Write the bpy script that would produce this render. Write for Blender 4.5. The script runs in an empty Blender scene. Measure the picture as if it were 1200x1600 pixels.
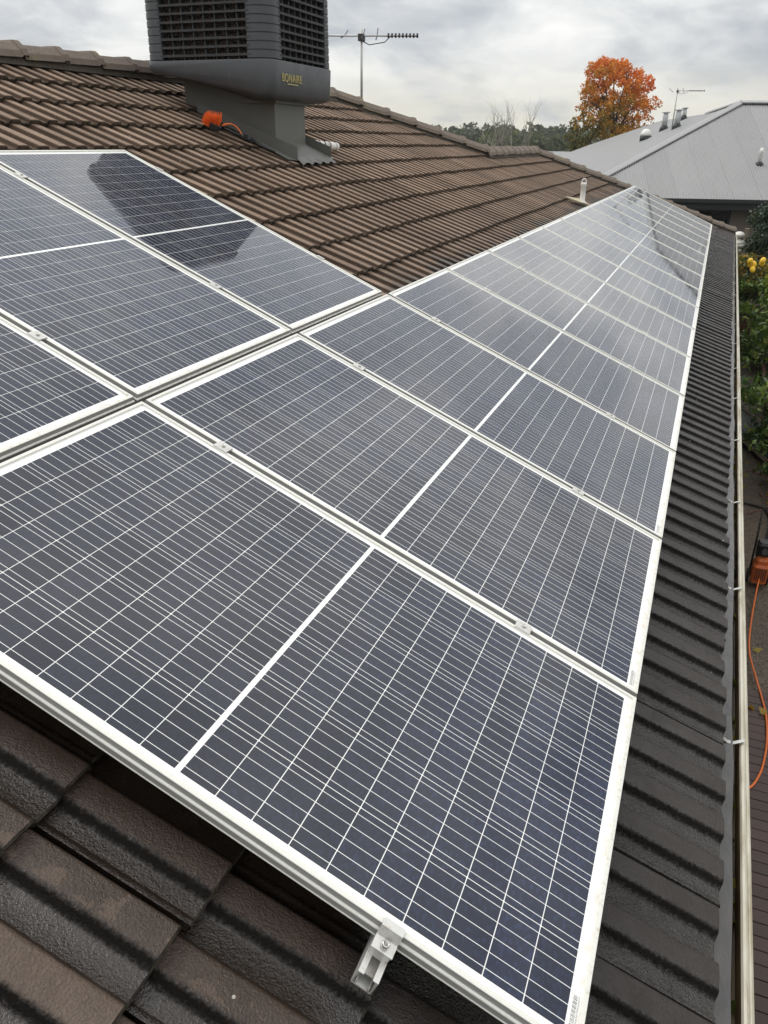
import bpy, math, random
import numpy as np
from mathutils import Matrix, Vector

# ------------------------------------------------------------------ camera, sky, sun, exposure
scene = bpy.context.scene
COL = scene.collection
TH = math.radians(22.87)                      # roof pitch
CT, ST = math.cos(TH), math.sin(TH)

cam_data = bpy.data.cameras.new('camera')
cam_data.sensor_fit = 'VERTICAL'
cam_data.sensor_height = 36.0
cam_data.lens = 1214.3 / 1600 * 36.0
cam_data.clip_start = 0.05
cam_data.clip_end = 3000
cam = bpy.data.objects.new('camera', cam_data)
COL.objects.link(cam)
FWD = Vector((0.84091, 0.32867, -0.42999)).normalized()
RIGHT = Vector((0.36887, -0.92938, 0.01101)); RIGHT = (RIGHT - FWD * RIGHT.dot(FWD)).normalized()
UP = RIGHT.cross(FWD)
CAMLOC = Vector((-0.8523, 0.0300, 1.3755))
cm = Matrix((RIGHT, UP, -FWD)).transposed().to_4x4()
cm.translation = CAMLOC
cam.matrix_world = cm
scene.camera = cam

SUN_EL, SUN_AZ = math.radians(52), math.radians(72)   # azimuth measured from +X towards +Y
world = bpy.data.worlds.new('World')
scene.world = world
world.use_nodes = True
wn, wl = world.node_tree.nodes, world.node_tree.links
wn.clear()
w_out = wn.new('ShaderNodeOutputWorld')
w_bg = wn.new('ShaderNodeBackground')
w_sky = wn.new('ShaderNodeTexSky')
w_sky.sky_type = 'NISHITA'
w_sky.sun_disc = False
w_sky.sun_elevation = SUN_EL
w_sky.sun_rotation = math.radians(90) - SUN_AZ
w_tc = wn.new('ShaderNodeTexCoord')
w_sep = wn.new('ShaderNodeSeparateXYZ')
wl.new(w_tc.outputs['Generated'], w_sep.inputs[0])


def wmath(op, a, b=None, clamp=False):
    n = wn.new('ShaderNodeMath'); n.operation = op; n.use_clamp = clamp
    for i, x in enumerate((a, b)):
        if x is None: continue
        if isinstance(x, (int, float)): n.inputs[i].default_value = x
        else: wl.new(x, n.inputs[i])
    return n.outputs[0]


def wmix(fac, a, b):
    n = wn.new('ShaderNodeMix'); n.data_type = 'RGBA'
    for i, x in ((0, fac), (6, a), (7, b)):
        if isinstance(x, (int, float)): n.inputs[i].default_value = x
        elif isinstance(x, tuple): n.inputs[i].default_value = (*x, 1)
        else: wl.new(x, n.inputs[i])
    return n.outputs[2]


w_z = wmath('MAXIMUM', w_sep.outputs[2], 0.0)
w_den = wmath('ADD', w_z, 0.30)
w_cx = wmath('DIVIDE', w_sep.outputs[0], w_den)
w_cy = wmath('DIVIDE', w_sep.outputs[1], w_den)
w_comb = wn.new('ShaderNodeCombineXYZ')
wl.new(w_cx, w_comb.inputs[0]); wl.new(w_cy, w_comb.inputs[1])


def wnoise(scale, detail, rough, dist, off):
    m = wn.new('ShaderNodeMapping'); m.inputs['Location'].default_value = off
    wl.new(w_comb.outputs[0], m.inputs[0])
    n = wn.new('ShaderNodeTexNoise')
    n.inputs['Scale'].default_value = scale; n.inputs['Detail'].default_value = detail
    n.inputs['Roughness'].default_value = rough; n.inputs['Distortion'].default_value = dist
    wl.new(m.outputs[0], n.inputs['Vector'])
    return n.outputs['Fac']


def wramp(x, lo, hi):
    n = wn.new('ShaderNodeMapRange'); n.interpolation_type = 'SMOOTHSTEP'
    n.inputs[1].default_value = lo; n.inputs[2].default_value = hi
    wl.new(x, n.inputs[0])
    return n.outputs[0]


cl_big = wramp(wnoise(1.7, 7, 0.52, 0.3, (3.1, 1.7, 0)), 0.40, 0.60)
cl_small = wramp(wnoise(4.2, 6, 0.55, 0.4, (7.4, -2.2, 0)), 0.34, 0.70)
cl_mix = wmath('ADD', wmath('MULTIPLY', cl_big, 0.62), wmath('MULTIPLY', cl_small, 0.38))
cl_col = wmix(cl_mix, (0.52, 0.55, 0.59), (1.08, 1.075, 1.04))
hz = wmath('SUBTRACT', 1.0, wramp(w_sep.outputs[2], 0.015, 0.095))
hz_n = wramp(wnoise(2.4, 5, 0.55, 0.2, (0.3, 5.5, 0)), 0.30, 0.52)
cl_col2 = wmix(wmath('MULTIPLY', wmath('MULTIPLY', hz, hz_n), 1.0), cl_col, (0.93, 0.90, 0.78))
cl_gain = wmath('ADD', 0.90, wmath('MULTIPLY', w_z, 0.95))          # overcast: brighter towards the zenith
w_scale = wn.new('ShaderNodeVectorMath'); w_scale.operation = 'SCALE'
wl.new(cl_col2, w_scale.inputs[0]); wl.new(cl_gain, w_scale.inputs['Scale'])
w_nis = wn.new('ShaderNodeVectorMath'); w_nis.operation = 'SCALE'
wl.new(w_sky.outputs[0], w_nis.inputs[0]); w_nis.inputs['Scale'].default_value = 0.10
w_fin = wmix(0.95, w_nis.outputs[0], w_scale.outputs[0])
wl.new(w_fin, w_bg.inputs[0])
w_bg.inputs[1].default_value = 1.0
wl.new(w_bg.outputs[0], w_out.inputs[0])

sun_data = bpy.data.lights.new('sun', 'SUN')
sun_data.energy = 1.4
sun_data.angle = math.radians(35)
sun_data.color = (1.0, 0.96, 0.90)
sun = bpy.data.objects.new('sun', sun_data)
COL.objects.link(sun)
sdir = Vector((math.cos(SUN_EL) * math.cos(SUN_AZ), math.cos(SUN_EL) * math.sin(SUN_AZ), math.sin(SUN_EL)))
sun.rotation_euler = sdir.to_track_quat('Z', 'Y').to_euler()
sun.location = (0, 0, 30)

scene.view_settings.view_transform = 'Standard'
scene.view_settings.look = 'None'
scene.view_settings.exposure = 0.0
scene.view_settings.gamma = 1.0
scene.view_settings.use_curve_mapping = False
scene.render.engine = 'CYCLES'
scene.cycles.max_bounces = 6
scene.cycles.diffuse_bounces = 3
scene.cycles.glossy_bounces = 3
scene.cycles.transparent_max_bounces = 4
scene.cycles.caustics_reflective = False
scene.cycles.caustics_refractive = False
scene.cycles.sample_clamp_indirect = 4
scene.cycles.use_denoising = True

rng = random.Random(7)
nrg = np.random.default_rng(11)

# ------------------------------------------------------------------ helpers


def mesh(name, verts, faces, mats=None, smooth=None, midx=None, uvs=None):
    me = bpy.data.meshes.new(name)
    me.from_pydata([tuple(v) for v in verts], [], [tuple(f) for f in faces])
    if mats:
        for m in (mats if isinstance(mats, (list, tuple)) else [mats]): me.materials.append(m)
    if midx is not None: me.polygons.foreach_set('material_index', list(midx))
    if smooth is True: me.polygons.foreach_set('use_smooth', [True] * len(me.polygons))
    elif smooth is not None and smooth is not False: me.polygons.foreach_set('use_smooth', list(smooth))
    if uvs is not None:
        uv = me.uv_layers.new(name='UVMap')
        flat = []
        for f in uvs:
            for c in f: flat += [c[0], c[1]]
        uv.data.foreach_set('uv', flat)
    me.update()
    return me


def link(name, me, parent=None, loc=None, rot=None, mat4=None):
    o = bpy.data.objects.new(name, me)
    COL.objects.link(o)
    if parent is not None: o.parent = parent
    if mat4 is not None: o.matrix_basis = mat4
    else:
        if loc is not None: o.location = loc
        if rot is not None: o.rotation_euler = rot
    return o


def tag(o, label=None, cat=None, group=None, kind=None):
    if label: o['label'] = label
    if cat: o['category'] = cat
    if group: o['group'] = group
    if kind: o['kind'] = kind
    return o


def empty(name, loc=(0, 0, 0), rot=(0, 0, 0), **kw):
    o = bpy.data.objects.new(name, None)
    o.empty_display_size = 0.1
    COL.objects.link(o)
    o.location = loc; o.rotation_euler = rot
    return tag(o, **kw)


class MB:
    """collects vertices and faces of one mesh"""
    def __init__(s): s.v, s.f, s.m, s.s = [], [], [], []

    def add(s, vs, fs, mi=0, smooth=False):
        b = len(s.v); s.v += [tuple(v) for v in vs]
        for f in fs:
            s.f.append(tuple(i + b for i in f)); s.m.append(mi); s.s.append(smooth)

    def box(s, a, b, mi=0, M=None):
        x0, y0, z0 = a; x1, y1, z1 = b
        vs = [(x0, y0, z0), (x1, y0, z0), (x1, y1, z0), (x0, y1, z0), (x0, y0, z1), (x1, y0, z1), (x1, y1, z1), (x0, y1, z1)]
        if M is not None: vs = [M @ Vector(v) for v in vs]
        s.add(vs, [(3, 2, 1, 0), (4, 5, 6, 7), (0, 1, 5, 4), (1, 2, 6, 5), (2, 3, 7, 6), (3, 0, 4, 7)], mi)

    def bbox(s, a, b, r, mi=0, M=None):
        """box with chamfered vertical and top edges"""
        x0, y0, z0 = a; x1, y1, z1 = b
        ring = lambda i, z: [(x0 + i + r, y0 + i, z), (x1 - i - r, y0 + i, z), (x1 - i, y0 + i + r, z), (x1 - i, y1 - i - r, z), (x1 - i - r, y1 - i, z), (x0 + i + r, y1 - i, z), (x0 + i, y1 - i - r, z), (x0 + i, y0 + i + r, z)]
        vs = ring(0, z0) + ring(0, z1 - r) + ring(r * .7, z1)
        if M is not None: vs = [M @ Vector(v) for v in vs]
        fs = [tuple(range(7, -1, -1)), tuple(range(16, 24))]
        for k in (0, 8):
            for i in range(8):
                j = (i + 1) % 8
                fs.append((k + i, k + j, k + 8 + j, k + 8 + i))
        s.add(vs, fs, mi)

    def tube(s, pts, rad, n=8, mi=0, cap=True, smooth=True):
        pts = [Vector(p) for p in pts]
        if isinstance(rad, (int, float)): rad = [rad] * len(pts)
        vs, fs = [], []
        prev = None
        for i, p in enumerate(pts):
            d = (pts[min(i + 1, len(pts) - 1)] - pts[max(i - 1, 0)])
            if d.length < 1e-9: d = Vector((0, 0, 1))
            d.normalize()
            if prev is None:
                a = Vector((0, 0, 1)) if abs(d.z) < .9 else Vector((1, 0, 0))
                u = d.cross(a).normalized()
            else:
                u = (prev - d * prev.dot(d))
                u = u.normalized() if u.length > 1e-6 else d.orthogonal().normalized()
            prev = u
            w = d.cross(u)
            for k in range(n):
                t = 2 * math.pi * k / n
                vs.append(p + (u * math.cos(t) + w * math.sin(t)) * rad[i])
        for i in range(len(pts) - 1):
            for k in range(n):
                j = (k + 1) % n
                fs.append((i * n + k, i * n + j, (i + 1) * n + j, (i + 1) * n + k))
        s.add(vs, fs, mi, smooth)
        if cap:
            b = len(s.v) - len(vs)
            s.f.append(tuple(b + k for k in range(n - 1, -1, -1))); s.m.append(mi); s.s.append(False)
            e = b + (len(pts) - 1) * n
            s.f.append(tuple(e + k for k in range(n))); s.m.append(mi); s.s.append(False)

    def lathe(s, prof, c=(0, 0, 0), n=16, mi=0, smooth=True, M=None):
        vs, fs = [], []
        for r, z in prof:
            for k in range(n):
                t = 2 * math.pi * k / n
                v = Vector((c[0] + r * math.cos(t), c[1] + r * math.sin(t), c[2] + z))
                vs.append(M @ v if M is not None else v)
        for i in range(len(prof) - 1):
            for k in range(n):
                j = (k + 1) % n
                fs.append((i * n + k, i * n + j, (i + 1) * n + j, (i + 1) * n + k))
        fs2 = [tuple(range(n - 1, -1, -1)), tuple((len(prof) - 1) * n + k for k in range(n))]
        b = len(s.v)
        s.add(vs, fs, mi, smooth)
        for f in fs2:
            s.f.append(tuple(b + i for i in f)); s.m.append(mi); s.s.append(False)

    def mesh(s, name, mats): return mesh(name, s.v, s.f, mats, s.s, s.m)

    def build(s, name, mats, parent=None, loc=None, rot=None, mat4=None):
        return link(name, s.mesh(name, mats), parent, loc, rot, mat4)


def PW(x, v, n):
    """roof coordinates (along the eave, up the slope, off the panel plane) to world"""
    return Vector((x, v * CT - n * ST, v * ST + n * CT))


def ray_dir(u, w):
    d = RIGHT * ((u - 600) / 1214.3) - UP * ((w - 800) / 1214.3) + FWD
    return d


def at_x(u, w, X):
    d = ray_dir(u, w); return CAMLOC + d * ((X - CAMLOC.x) / d.x)


def at_z(u, w, Z):
    d = ray_dir(u, w); return CAMLOC + d * ((Z - CAMLOC.z) / d.z)


def to_pix(p):
    c = Vector(p) - CAMLOC
    z = c.dot(FWD)
    if z < 0.05: return None
    return (600 + 1214.3 * c.dot(RIGHT) / z, 800 - 1214.3 * c.dot(UP) / z)


# ------------------------------------------------------------------ materials
MATS = {}


class NT:
    def __init__(s, name, base=(.5, .5, .5), rough=.6, **kw):
        s.m = bpy.data.materials.new(name); s.m.use_nodes = True
        s.n, s.l = s.m.node_tree.nodes, s.m.node_tree.links
        s.b = s.n['Principled BSDF']
        s.b.inputs['Base Color'].default_value = (*base, 1)
        s.b.inputs['Roughness'].default_value = rough
        for k, v in kw.items():
            s.b.inputs[k.replace('_', ' ').title().replace('Ior', 'IOR')].default_value = v
        MATS[name] = s.m

    def node(s, t, **kw):
        n = s.n.new(t)
        for k, v in kw.items(): setattr(n, k, v)
        return n

    def setin(s, n, i, x):
        if x is None: return
        if isinstance(x, (int, float)): n.inputs[i].default_value = x
        elif isinstance(x, tuple):
            n.inputs[i].default_value = x if len(n.inputs[i].default_value) == len(x) else (*x, 1)
        else: s.l.new(x, n.inputs[i])

    def math(s, op, a, b=None, c=None, clamp=False):
        n = s.node('ShaderNodeMath', operation=op, use_clamp=clamp)
        for i, x in enumerate((a, b, c)): s.setin(n, i, x)
        return n.outputs[0]

    def mix(s, fac, a, b, blend='MIX'):
        n = s.node('ShaderNodeMix', data_type='RGBA', blend_type=blend)
        s.setin(n, 0, fac); s.setin(n, 6, a); s.setin(n, 7, b)
        return n.outputs[2]

    def fmix(s, fac, a, b):
        n = s.node('ShaderNodeMix', data_type='FLOAT')
        s.setin(n, 0, fac); s.setin(n, 2, a); s.setin(n, 3, b)
        return n.outputs[0]

    def ramp(s, x, lo, hi, o0=0., o1=1., smooth=True):
        n = s.node('ShaderNodeMapRange', interpolation_type='SMOOTHSTEP' if smooth else 'LINEAR')
        s.setin(n, 0, x)
        for i, v in ((1, lo), (2, hi), (3, o0), (4, o1)): s.setin(n, i, v)
        return n.outputs[0]

    def noise(s, vec, scale, detail=4, rough=.55, dist=0., out='Fac'):
        n = s.node('ShaderNodeTexNoise')
        s.setin(n, 'Scale', float(scale)); s.setin(n, 'Detail', float(detail)); s.setin(n, 'Roughness', rough); s.setin(n, 'Distortion', dist)
        if vec is not None: s.l.new(vec, n.inputs['Vector'])
        return n.outputs[out]

    def voro(s, vec, scale, feature='F1', out='Distance'):
        n = s.node('ShaderNodeTexVoronoi', feature=feature)
        s.setin(n, 'Scale', float(scale))
        if vec is not None: s.l.new(vec, n.inputs['Vector'])
        return n.outputs[out]

    def pos(s): return s.node('ShaderNodeNewGeometry').outputs['Position']

    def obj(s): return s.node('ShaderNodeTexCoord').outputs['Object']

    def uv(s): return s.node('ShaderNodeTexCoord').outputs['UV']

    def sep(s, v):
        n = s.node('ShaderNodeSeparateXYZ'); s.l.new(v, n.inputs[0]); return n.outputs

    def comb(s, x, y, z):
        n = s.node('ShaderNodeCombineXYZ')
        for i, a in enumerate((x, y, z)): s.setin(n, i, a)
        return n.outputs[0]

    def rnd(s): return s.node('ShaderNodeObjectInfo').outputs['Random']

    def scl(s, v, sc):
        n = s.node('ShaderNodeVectorMath', operation='MULTIPLY'); s.l.new(v, n.inputs[0]); n.inputs[1].default_value = sc
        return n.outputs[0]

    def bump(s, h, strength, dist=.01):
        n = s.node('ShaderNodeBump'); s.setin(n, 'Strength', strength); s.setin(n, 'Distance', dist); s.l.new(h, n.inputs['Height'])
        s.l.new(n.outputs[0], s.b.inputs['Normal'])
        return n

    def to(s, name, x): s.setin(s.b, name, x)

    def attr(s, name): return s.node('ShaderNodeAttribute', attribute_name=name).outputs['Fac']


def simple(name, base, rough=.6, var=.0, scale=6, bump=0., **kw):
    t = NT(name, base, rough, **kw)
    p = t.pos()
    if var:
        f = t.noise(p, scale, 5, .6)
        t.to('Base Color', t.mix(f, tuple(c * (1 - var) for c in base), tuple(min(1, c * (1 + var)) for c in base)))
    if bump: t.bump(t.noise(p, scale * 6, 4, .6), bump, .004)
    return t.m


# --- concrete roof tile, dry in places and rain wet in others
def make_tile_mat(name, edge=False):
    t = NT(name)
    p = t.pos(); x, y, z = t.sep(p)
    v = t.math('ADD', t.math('MULTIPLY', y, CT), t.math('MULTIPLY', z, ST))
    rv = t.comb(x, v, 0.0)
    n_fine = t.noise(p, 220, 3, .6)
    n_mid = t.noise(p, 22, 5, .62)
    n_big = t.noise(p, 2.3, 4, .6)
    speck = t.ramp(t.noise(p, 95, 3, .7), .52, .66)
    # dry colour
    xs = t.math('FRACT', t.math('MULTIPLY', t.math('SUBTRACT', x, .03), 1 / .3))
    x2 = t.math('FRACT', t.math('MULTIPLY', t.math('SUBTRACT', x, .03), 1 / .15))
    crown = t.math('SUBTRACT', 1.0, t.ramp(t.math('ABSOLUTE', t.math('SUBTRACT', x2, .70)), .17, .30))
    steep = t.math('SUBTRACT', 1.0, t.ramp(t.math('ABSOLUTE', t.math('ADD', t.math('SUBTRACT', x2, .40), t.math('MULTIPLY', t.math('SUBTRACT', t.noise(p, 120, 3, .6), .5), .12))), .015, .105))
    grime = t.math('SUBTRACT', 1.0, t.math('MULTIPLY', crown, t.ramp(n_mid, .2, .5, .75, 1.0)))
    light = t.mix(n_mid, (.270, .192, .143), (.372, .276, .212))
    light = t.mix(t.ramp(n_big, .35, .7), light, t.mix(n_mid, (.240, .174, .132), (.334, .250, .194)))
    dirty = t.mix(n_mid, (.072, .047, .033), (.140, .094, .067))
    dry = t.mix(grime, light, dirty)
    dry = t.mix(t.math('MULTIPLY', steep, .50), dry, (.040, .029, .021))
    # dark algae specks lie along every second roll
    band = t.math('SUBTRACT', 1.0, t.ramp(t.math('ABSOLUTE', t.math('SUBTRACT', xs, .12)), .08, .26))
    algae = t.math('MULTIPLY', speck, t.math('ADD', .15, t.math('MULTIPLY', band, .70)), clamp=True)
    dry = t.mix(algae, dry, (.048, .037, .028))
    lich = t.ramp(t.noise(p, 38, 4, .7), .68, .75)
    dry = t.mix(t.math('MULTIPLY', lich, .4), dry, (.28, .25, .19))
    grain = t.ramp(t.noise(p, 260, 2, .5), .40, .62)
    dry = t.mix(1.0, dry, t.mix(grain, (.84, .83, .81), (1.16, 1.16, 1.16)), 'MULTIPLY')
    rr = t.rnd()
    dry = t.mix(1.0, dry, t.mix(rr, (.76, .75, .74), (1.16, 1.15, 1.14)), 'MULTIPLY')
    wetc = t.mix(crown, t.mix(n_mid, (.028, .0245, .0220), (.066, .059, .054)), t.mix(n_mid, (.024, .0190, .0165), (.046, .038, .0335)))
    wetc = t.mix(t.math('MULTIPLY', speck, .35), wetc, (.012, .010, .009))
    # wet areas: the eave below the array, the front under the array's end, drips just above the array
    nz = t.noise(t.scl(rv, (11, 9, 5)), 1.0, 6, .68)
    ns = t.noise(t.scl(rv, (7.0, .8, 1)), 1.0, 4, .6)
    wob = t.math('MULTIPLY', t.math('SUBTRACT', nz, .5), .5)
    eave = t.math('SUBTRACT', 1.0, t.ramp(v, .35, .45))
    eave = t.math('MULTIPLY', eave, t.math('SUBTRACT', 1.0, t.ramp(t.math('ADD', x, wob), 16.6, 17.2)))
    fx = t.math('ADD', t.math('ADD', x, t.math('MULTIPLY', t.math('SUBTRACT', .85, v), .03)), t.math('MULTIPLY', wob, .7))
    fx = t.math('SUBTRACT', fx, t.math('MULTIPLY', crown, .27))
    inv = t.math('SUBTRACT', 1.0, t.ramp(v, 1.70, 1.80))
    front = t.math('MULTIPLY', t.ramp(fx, -.475, -.455), inv)
    soak = t.math('MULTIPLY', t.ramp(t.math('SUBTRACT', fx, t.math('MULTIPLY', crown, .05)), -.36, -.16), inv)
    drip = t.math('SUBTRACT', 1.0, t.ramp(t.math('ADD', v, t.math('MULTIPLY', t.math('SUBTRACT', ns, .5), 1.1)), 1.78, 1.98))
    wet = t.math('MAXIMUM', t.math('MAXIMUM', eave, front), t.math('MULTIPLY', drip, .85), clamp=True)
    damp = t.math('MULTIPLY', t.math('MULTIPLY', t.math('SUBTRACT', 1.0, t.ramp(v, 1.9, 2.9)), t.ramp(x, .0, 1.0)), .22)
    wet = t.math('MAXIMUM', wet, damp)
    dampc = t.mix(n_mid, (.092, .068, .053), (.165, .125, .100))
    frontc = t.mix(crown, t.mix(n_mid, (.013, .0085, .0058), (.032, .0235, .018)), t.mix(n_mid, (.036, .0240, .0175), (.072, .051, .039)))
    wetc = t.mix(eave, frontc, wetc)
    wetc2 = t.mix(t.math('MAXIMUM', t.math('MAXIMUM', eave, drip), soak, clamp=True), dampc, wetc)
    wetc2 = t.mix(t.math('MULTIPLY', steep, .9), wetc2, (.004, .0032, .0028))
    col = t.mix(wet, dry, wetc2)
    if edge:
        moss = t.ramp(t.noise(p, 45, 4, .65), .42, .62)
        col = t.mix(.75, col, t.mix(moss, (.018, .015, .012), (.055, .050, .034)))
    spk = t.math('LESS_THAN', t.voro(p, 13.0), .045)
    col = t.mix(t.math('MULTIPLY', spk, t.math('GREATER_THAN', t.noise(p, 6, 2, .5), .54)), col, (.42, .40, .34))
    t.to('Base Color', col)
    film = t.math('MULTIPLY', t.math('MULTIPLY', wet, t.math('SUBTRACT', 1.0, t.math('MULTIPLY', steep, .75))), t.ramp(t.noise(p, 14, 4, .6), .30, .55, .55, 1.0))
    t.to('Roughness', t.fmix(film, .88, t.fmix(t.math('MAXIMUM', t.math('MAXIMUM', eave, drip), soak, clamp=True), .42, t.fmix(crown, .09, .30)) if not edge else .5))
    t.to('Specular IOR Level', t.math('MULTIPLY', t.fmix(wet, .2, t.fmix(crown, .62, .36)), t.math('SUBTRACT', 1.0, t.math('MULTIPLY', steep, .8))))
    h = t.math('ADD', t.math('MULTIPLY', n_fine, .55), t.math('ADD', t.math('MULTIPLY', t.noise(p, 110, 3, .65), .8), t.math('MULTIPLY', n_mid, .7)))
    bn = t.bump(h, .55, .009)
    t.setin(bn, 'Strength', t.math('MULTIPLY', t.fmix(wet, .6, t.fmix(crown, t.fmix(eave, .38, .8), .5)), t.ramp(n_big, .3, .65, .65, 1.15)))
    return t.m


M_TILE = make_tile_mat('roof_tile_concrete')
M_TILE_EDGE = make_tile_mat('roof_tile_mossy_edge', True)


def make_cap():
    t = NT('ridge_cap_concrete')
    p = t.pos(); n = t.noise(p, 18, 5, .6); f = t.noise(p, 140, 3, .6)
    c = t.mix(n, (.135, .105, .085), (.225, .180, .145))
    c = t.mix(t.ramp(t.noise(p, 60, 4, .7), .56, .68), c, (.07, .06, .045))
    c = t.mix(t.math('MULTIPLY', t.ramp(t.noise(p, 5, 3, .6), .6, .7), .45), c, (.23, .20, .07))
    t.to('Base Color', c); t.to('Roughness', .9)
    t.bump(t.math('ADD', n, t.math('MULTIPLY', f, .5)), .5, .004)
    return t.m


M_CAP = make_cap()
M_MORTAR = simple('bedding_mortar', (.085, .072, .056), .95, .5, 30, .6)
M_DECK = simple('roof_underlay', (.012, .011, .010), .95)
M_FLASH = None


def make_alu(name, base=(.76, .75, .69)):
    t = NT(name, base, .42, metallic=.15)
    p = t.pos(); o = t.sep(t.obj())
    n = t.noise(p, 75, 6, .7); s = t.noise(t.scl(p, (4, 60, 60)), 1.0, 3, .6)
    low = t.math('SUBTRACT', 1.0, t.ramp(o[1], .004, .030))
    dirt = t.math('MULTIPLY', t.ramp(n, .50, .72), t.math('ADD', .15, t.math('MULTIPLY', low, .55)), clamp=True)
    c = t.mix(dirt, base, (.42, .33, .22))
    c = t.mix(t.math('MULTIPLY', s, .12), c, (.55, .54, .50))
    t.to('Base Color', c)
    t.to('Roughness', t.ramp(n, .3, .7, .36, .5))
    t.bump(n, .06, .001)
    return t.m


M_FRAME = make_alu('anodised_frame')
M_FRAME_SIDE = make_alu('frame_side_shaded', (.34, .335, .32))  # same aluminium as the frame, the upright walls' shade put into its colour
M_RAIL = make_alu('rail_aluminium', (.66, .65, .62))
M_RAIL.node_tree.nodes['Principled BSDF'].inputs['Metallic'].default_value = .55


def make_backsheet():
    t = NT('white_backsheet', (.92, .915, .885), .5, coat_weight=1.0, coat_roughness=.03, coat_ior=1.53)
    o = t.sep(t.obj()); p = t.pos()
    n = t.noise(p, 26, 5, .65)
    low = t.math('SUBTRACT', 1.0, t.ramp(o[1], .012, .036))
    c = t.mix(t.math('MULTIPLY', t.math('MULTIPLY', t.ramp(n, .40, .66), low), .55), (.92, .915, .885), (.52, .42, .30))
    t.to('Base Color', c)
    return t.m


M_BACK = make_backsheet()


def make_cell(name, per_object=True):
    t = NT(name, (.03, .033, .05), .45, specular_ior_level=.12, coat_weight=1.0, coat_roughness=.035, coat_ior=1.51)
    u, v, _ = t.sep(t.uv()); p = t.pos()
    # crystal facets of the polycrystalline wafer
    cr = t.voro(t.scl(p, (1, 1.6, 1)), 120, out='Color')
    crs = t.sep(cr)[0]
    base = t.mix(t.ramp(crs, .55, 1.0), (.0080, .0120, .032), (.0155, .024, .062))
    big = t.noise(p, .9, 3, .5)
    base = t.mix(t.ramp(big, .4, .65), base, t.mix(crs, (.0095, .0112, .022), (.0155, .0185, .037)))
    if per_object:
        r = t.rnd()
        base = t.mix(1.0, base, t.mix(r, (.68, .70, .74), (1.32, 1.28, 1.22)), 'MULTIPLY')
    # five silver busbars
    fu = t.math('ABSOLUTE', t.math('SUBTRACT', t.math('FRACT', t.math('MULTIPLY', u, 5.0)), .5))
    bus = t.math('LESS_THAN', fu, .021)
    col = t.mix(bus, base, (.86, .86, .84))
    t.to('Base Color', col)
    t.to('Roughness', t.fmix(bus, .5, .4))
    # faint dust film on the glass
    fm = t.noise(p, 3.0, 5, .6)
    t.to('Coat Roughness', t.ramp(fm, .35, .7, .015, .06))
    return t.m


M_CELL = make_cell('polycrystalline_cell')

M_WHITE_PLASTIC = simple('white_pvc', (.78, .77, .73), .45, .12, 14)
M_STEEL = NT('bolt_steel', (.62, .61, .58), .28, metallic=1.0).m
M_GREY_SHEET = simple('grey_painted_sheet', (.125, .125, .113), .5, .12, 4)
M_SHEET_DUST = simple('dusty_sheet_edge', (.20, .17, .12), .8, .3, 30)


def make_cooler():
    t = NT('charcoal_plastic', (.055, .058, .062), .5)
    p = t.pos(); n = t.noise(p, 9, 5, .6)
    st = t.ramp(t.noise(t.scl(p, (40, 40, 3)), 1.0, 3, .7), .62, .80)
    c = t.mix(n, (.052, .055, .060), (.088, .092, .098))
    c = t.mix(t.math('MULTIPLY', st, .5), c, (.20, .20, .20))
    t.to('Base Color', c); t.to('Roughness', t.ramp(n, .3, .7, .42, .6))
    return t.m


M_COOLER = make_cooler()
M_PAD = NT('cooler_pad', (.03, .022, .017), .95)
_pp = M_PAD.pos()
M_PAD.to('Base Color', M_PAD.mix(M_PAD.ramp(M_PAD.voro(M_PAD.scl(_pp, (60, 60, 90)), 1.0), .2, .7), (.17, .115, .085), (.02, .016, .013)))
M_PAD.bump(M_PAD.voro(M_PAD.scl(_pp, (60, 60, 90)), 1.0), 1.0, .02)
M_PAD = M_PAD.m
M_GOLD = simple('gold_lettering', (.50, .42, .16), .45)
M_BLACK = simple('black_plastic', (.012, .012, .012), .45, .3, 20)
M_ORANGE = simple('orange_bristle', (.80, .13, .015), .55, .25, 40)
M_ORANGE_HOSE = simple('orange_hose', (.72, .16, .03), .45, .1, 10)
M_ANT = simple('antenna_aluminium', (.45, .45, .43), .45, .2, 12, metallic=.6)
M_ANT_DARK = simple('antenna_dark', (.05, .05, .05), .6)


def make_gutter(name, base, inner):
    t = NT(name, base, .35, metallic=.15)
    p = t.pos(); n = t.noise(t.scl(p, (3, 20, 20)), 1.0, 5, .65)
    c = t.mix(t.ramp(n, .4, .72), base, inner)
    t.to('Base Color', c); t.to('Roughness', t.ramp(n, .3, .7, .25, .5))
    return t.m


M_GUTTER = make_gutter('cream_gutter_paint', (.60, .57, .47), (.34, .29, .20))
M_GUTTER_IN = make_gutter('gutter_inside_sludge', (.055, .037, .020), (.15, .105, .055))
M_STRAP = simple('gutter_strap_zinc', (.55, .55, .52), .4, .15, 15, metallic=.5)


def make_flash():
    t = NT('wet_sarking', (.075, .074, .076), .12)
    p = t.pos(); n = t.noise(p, 12, 4, .6, .6); m = t.noise(p, 4, 3, .5)
    t.to('Base Color', t.mix(n, (.052, .048, .046), (.098, .092, .088)))
    t.to('Roughness', t.ramp(m, .35, .65, .06, .25))
    t.bump(t.noise(t.scl(p, (14, 30, 1)), 1.0, 3, .5, 1.5), .35, .01)
    return t.m


M_FLASH = make_flash()
M_BRICK = simple('rendered_wall', (.165, .135, .115), .9, .2, 12, .2)


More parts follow.
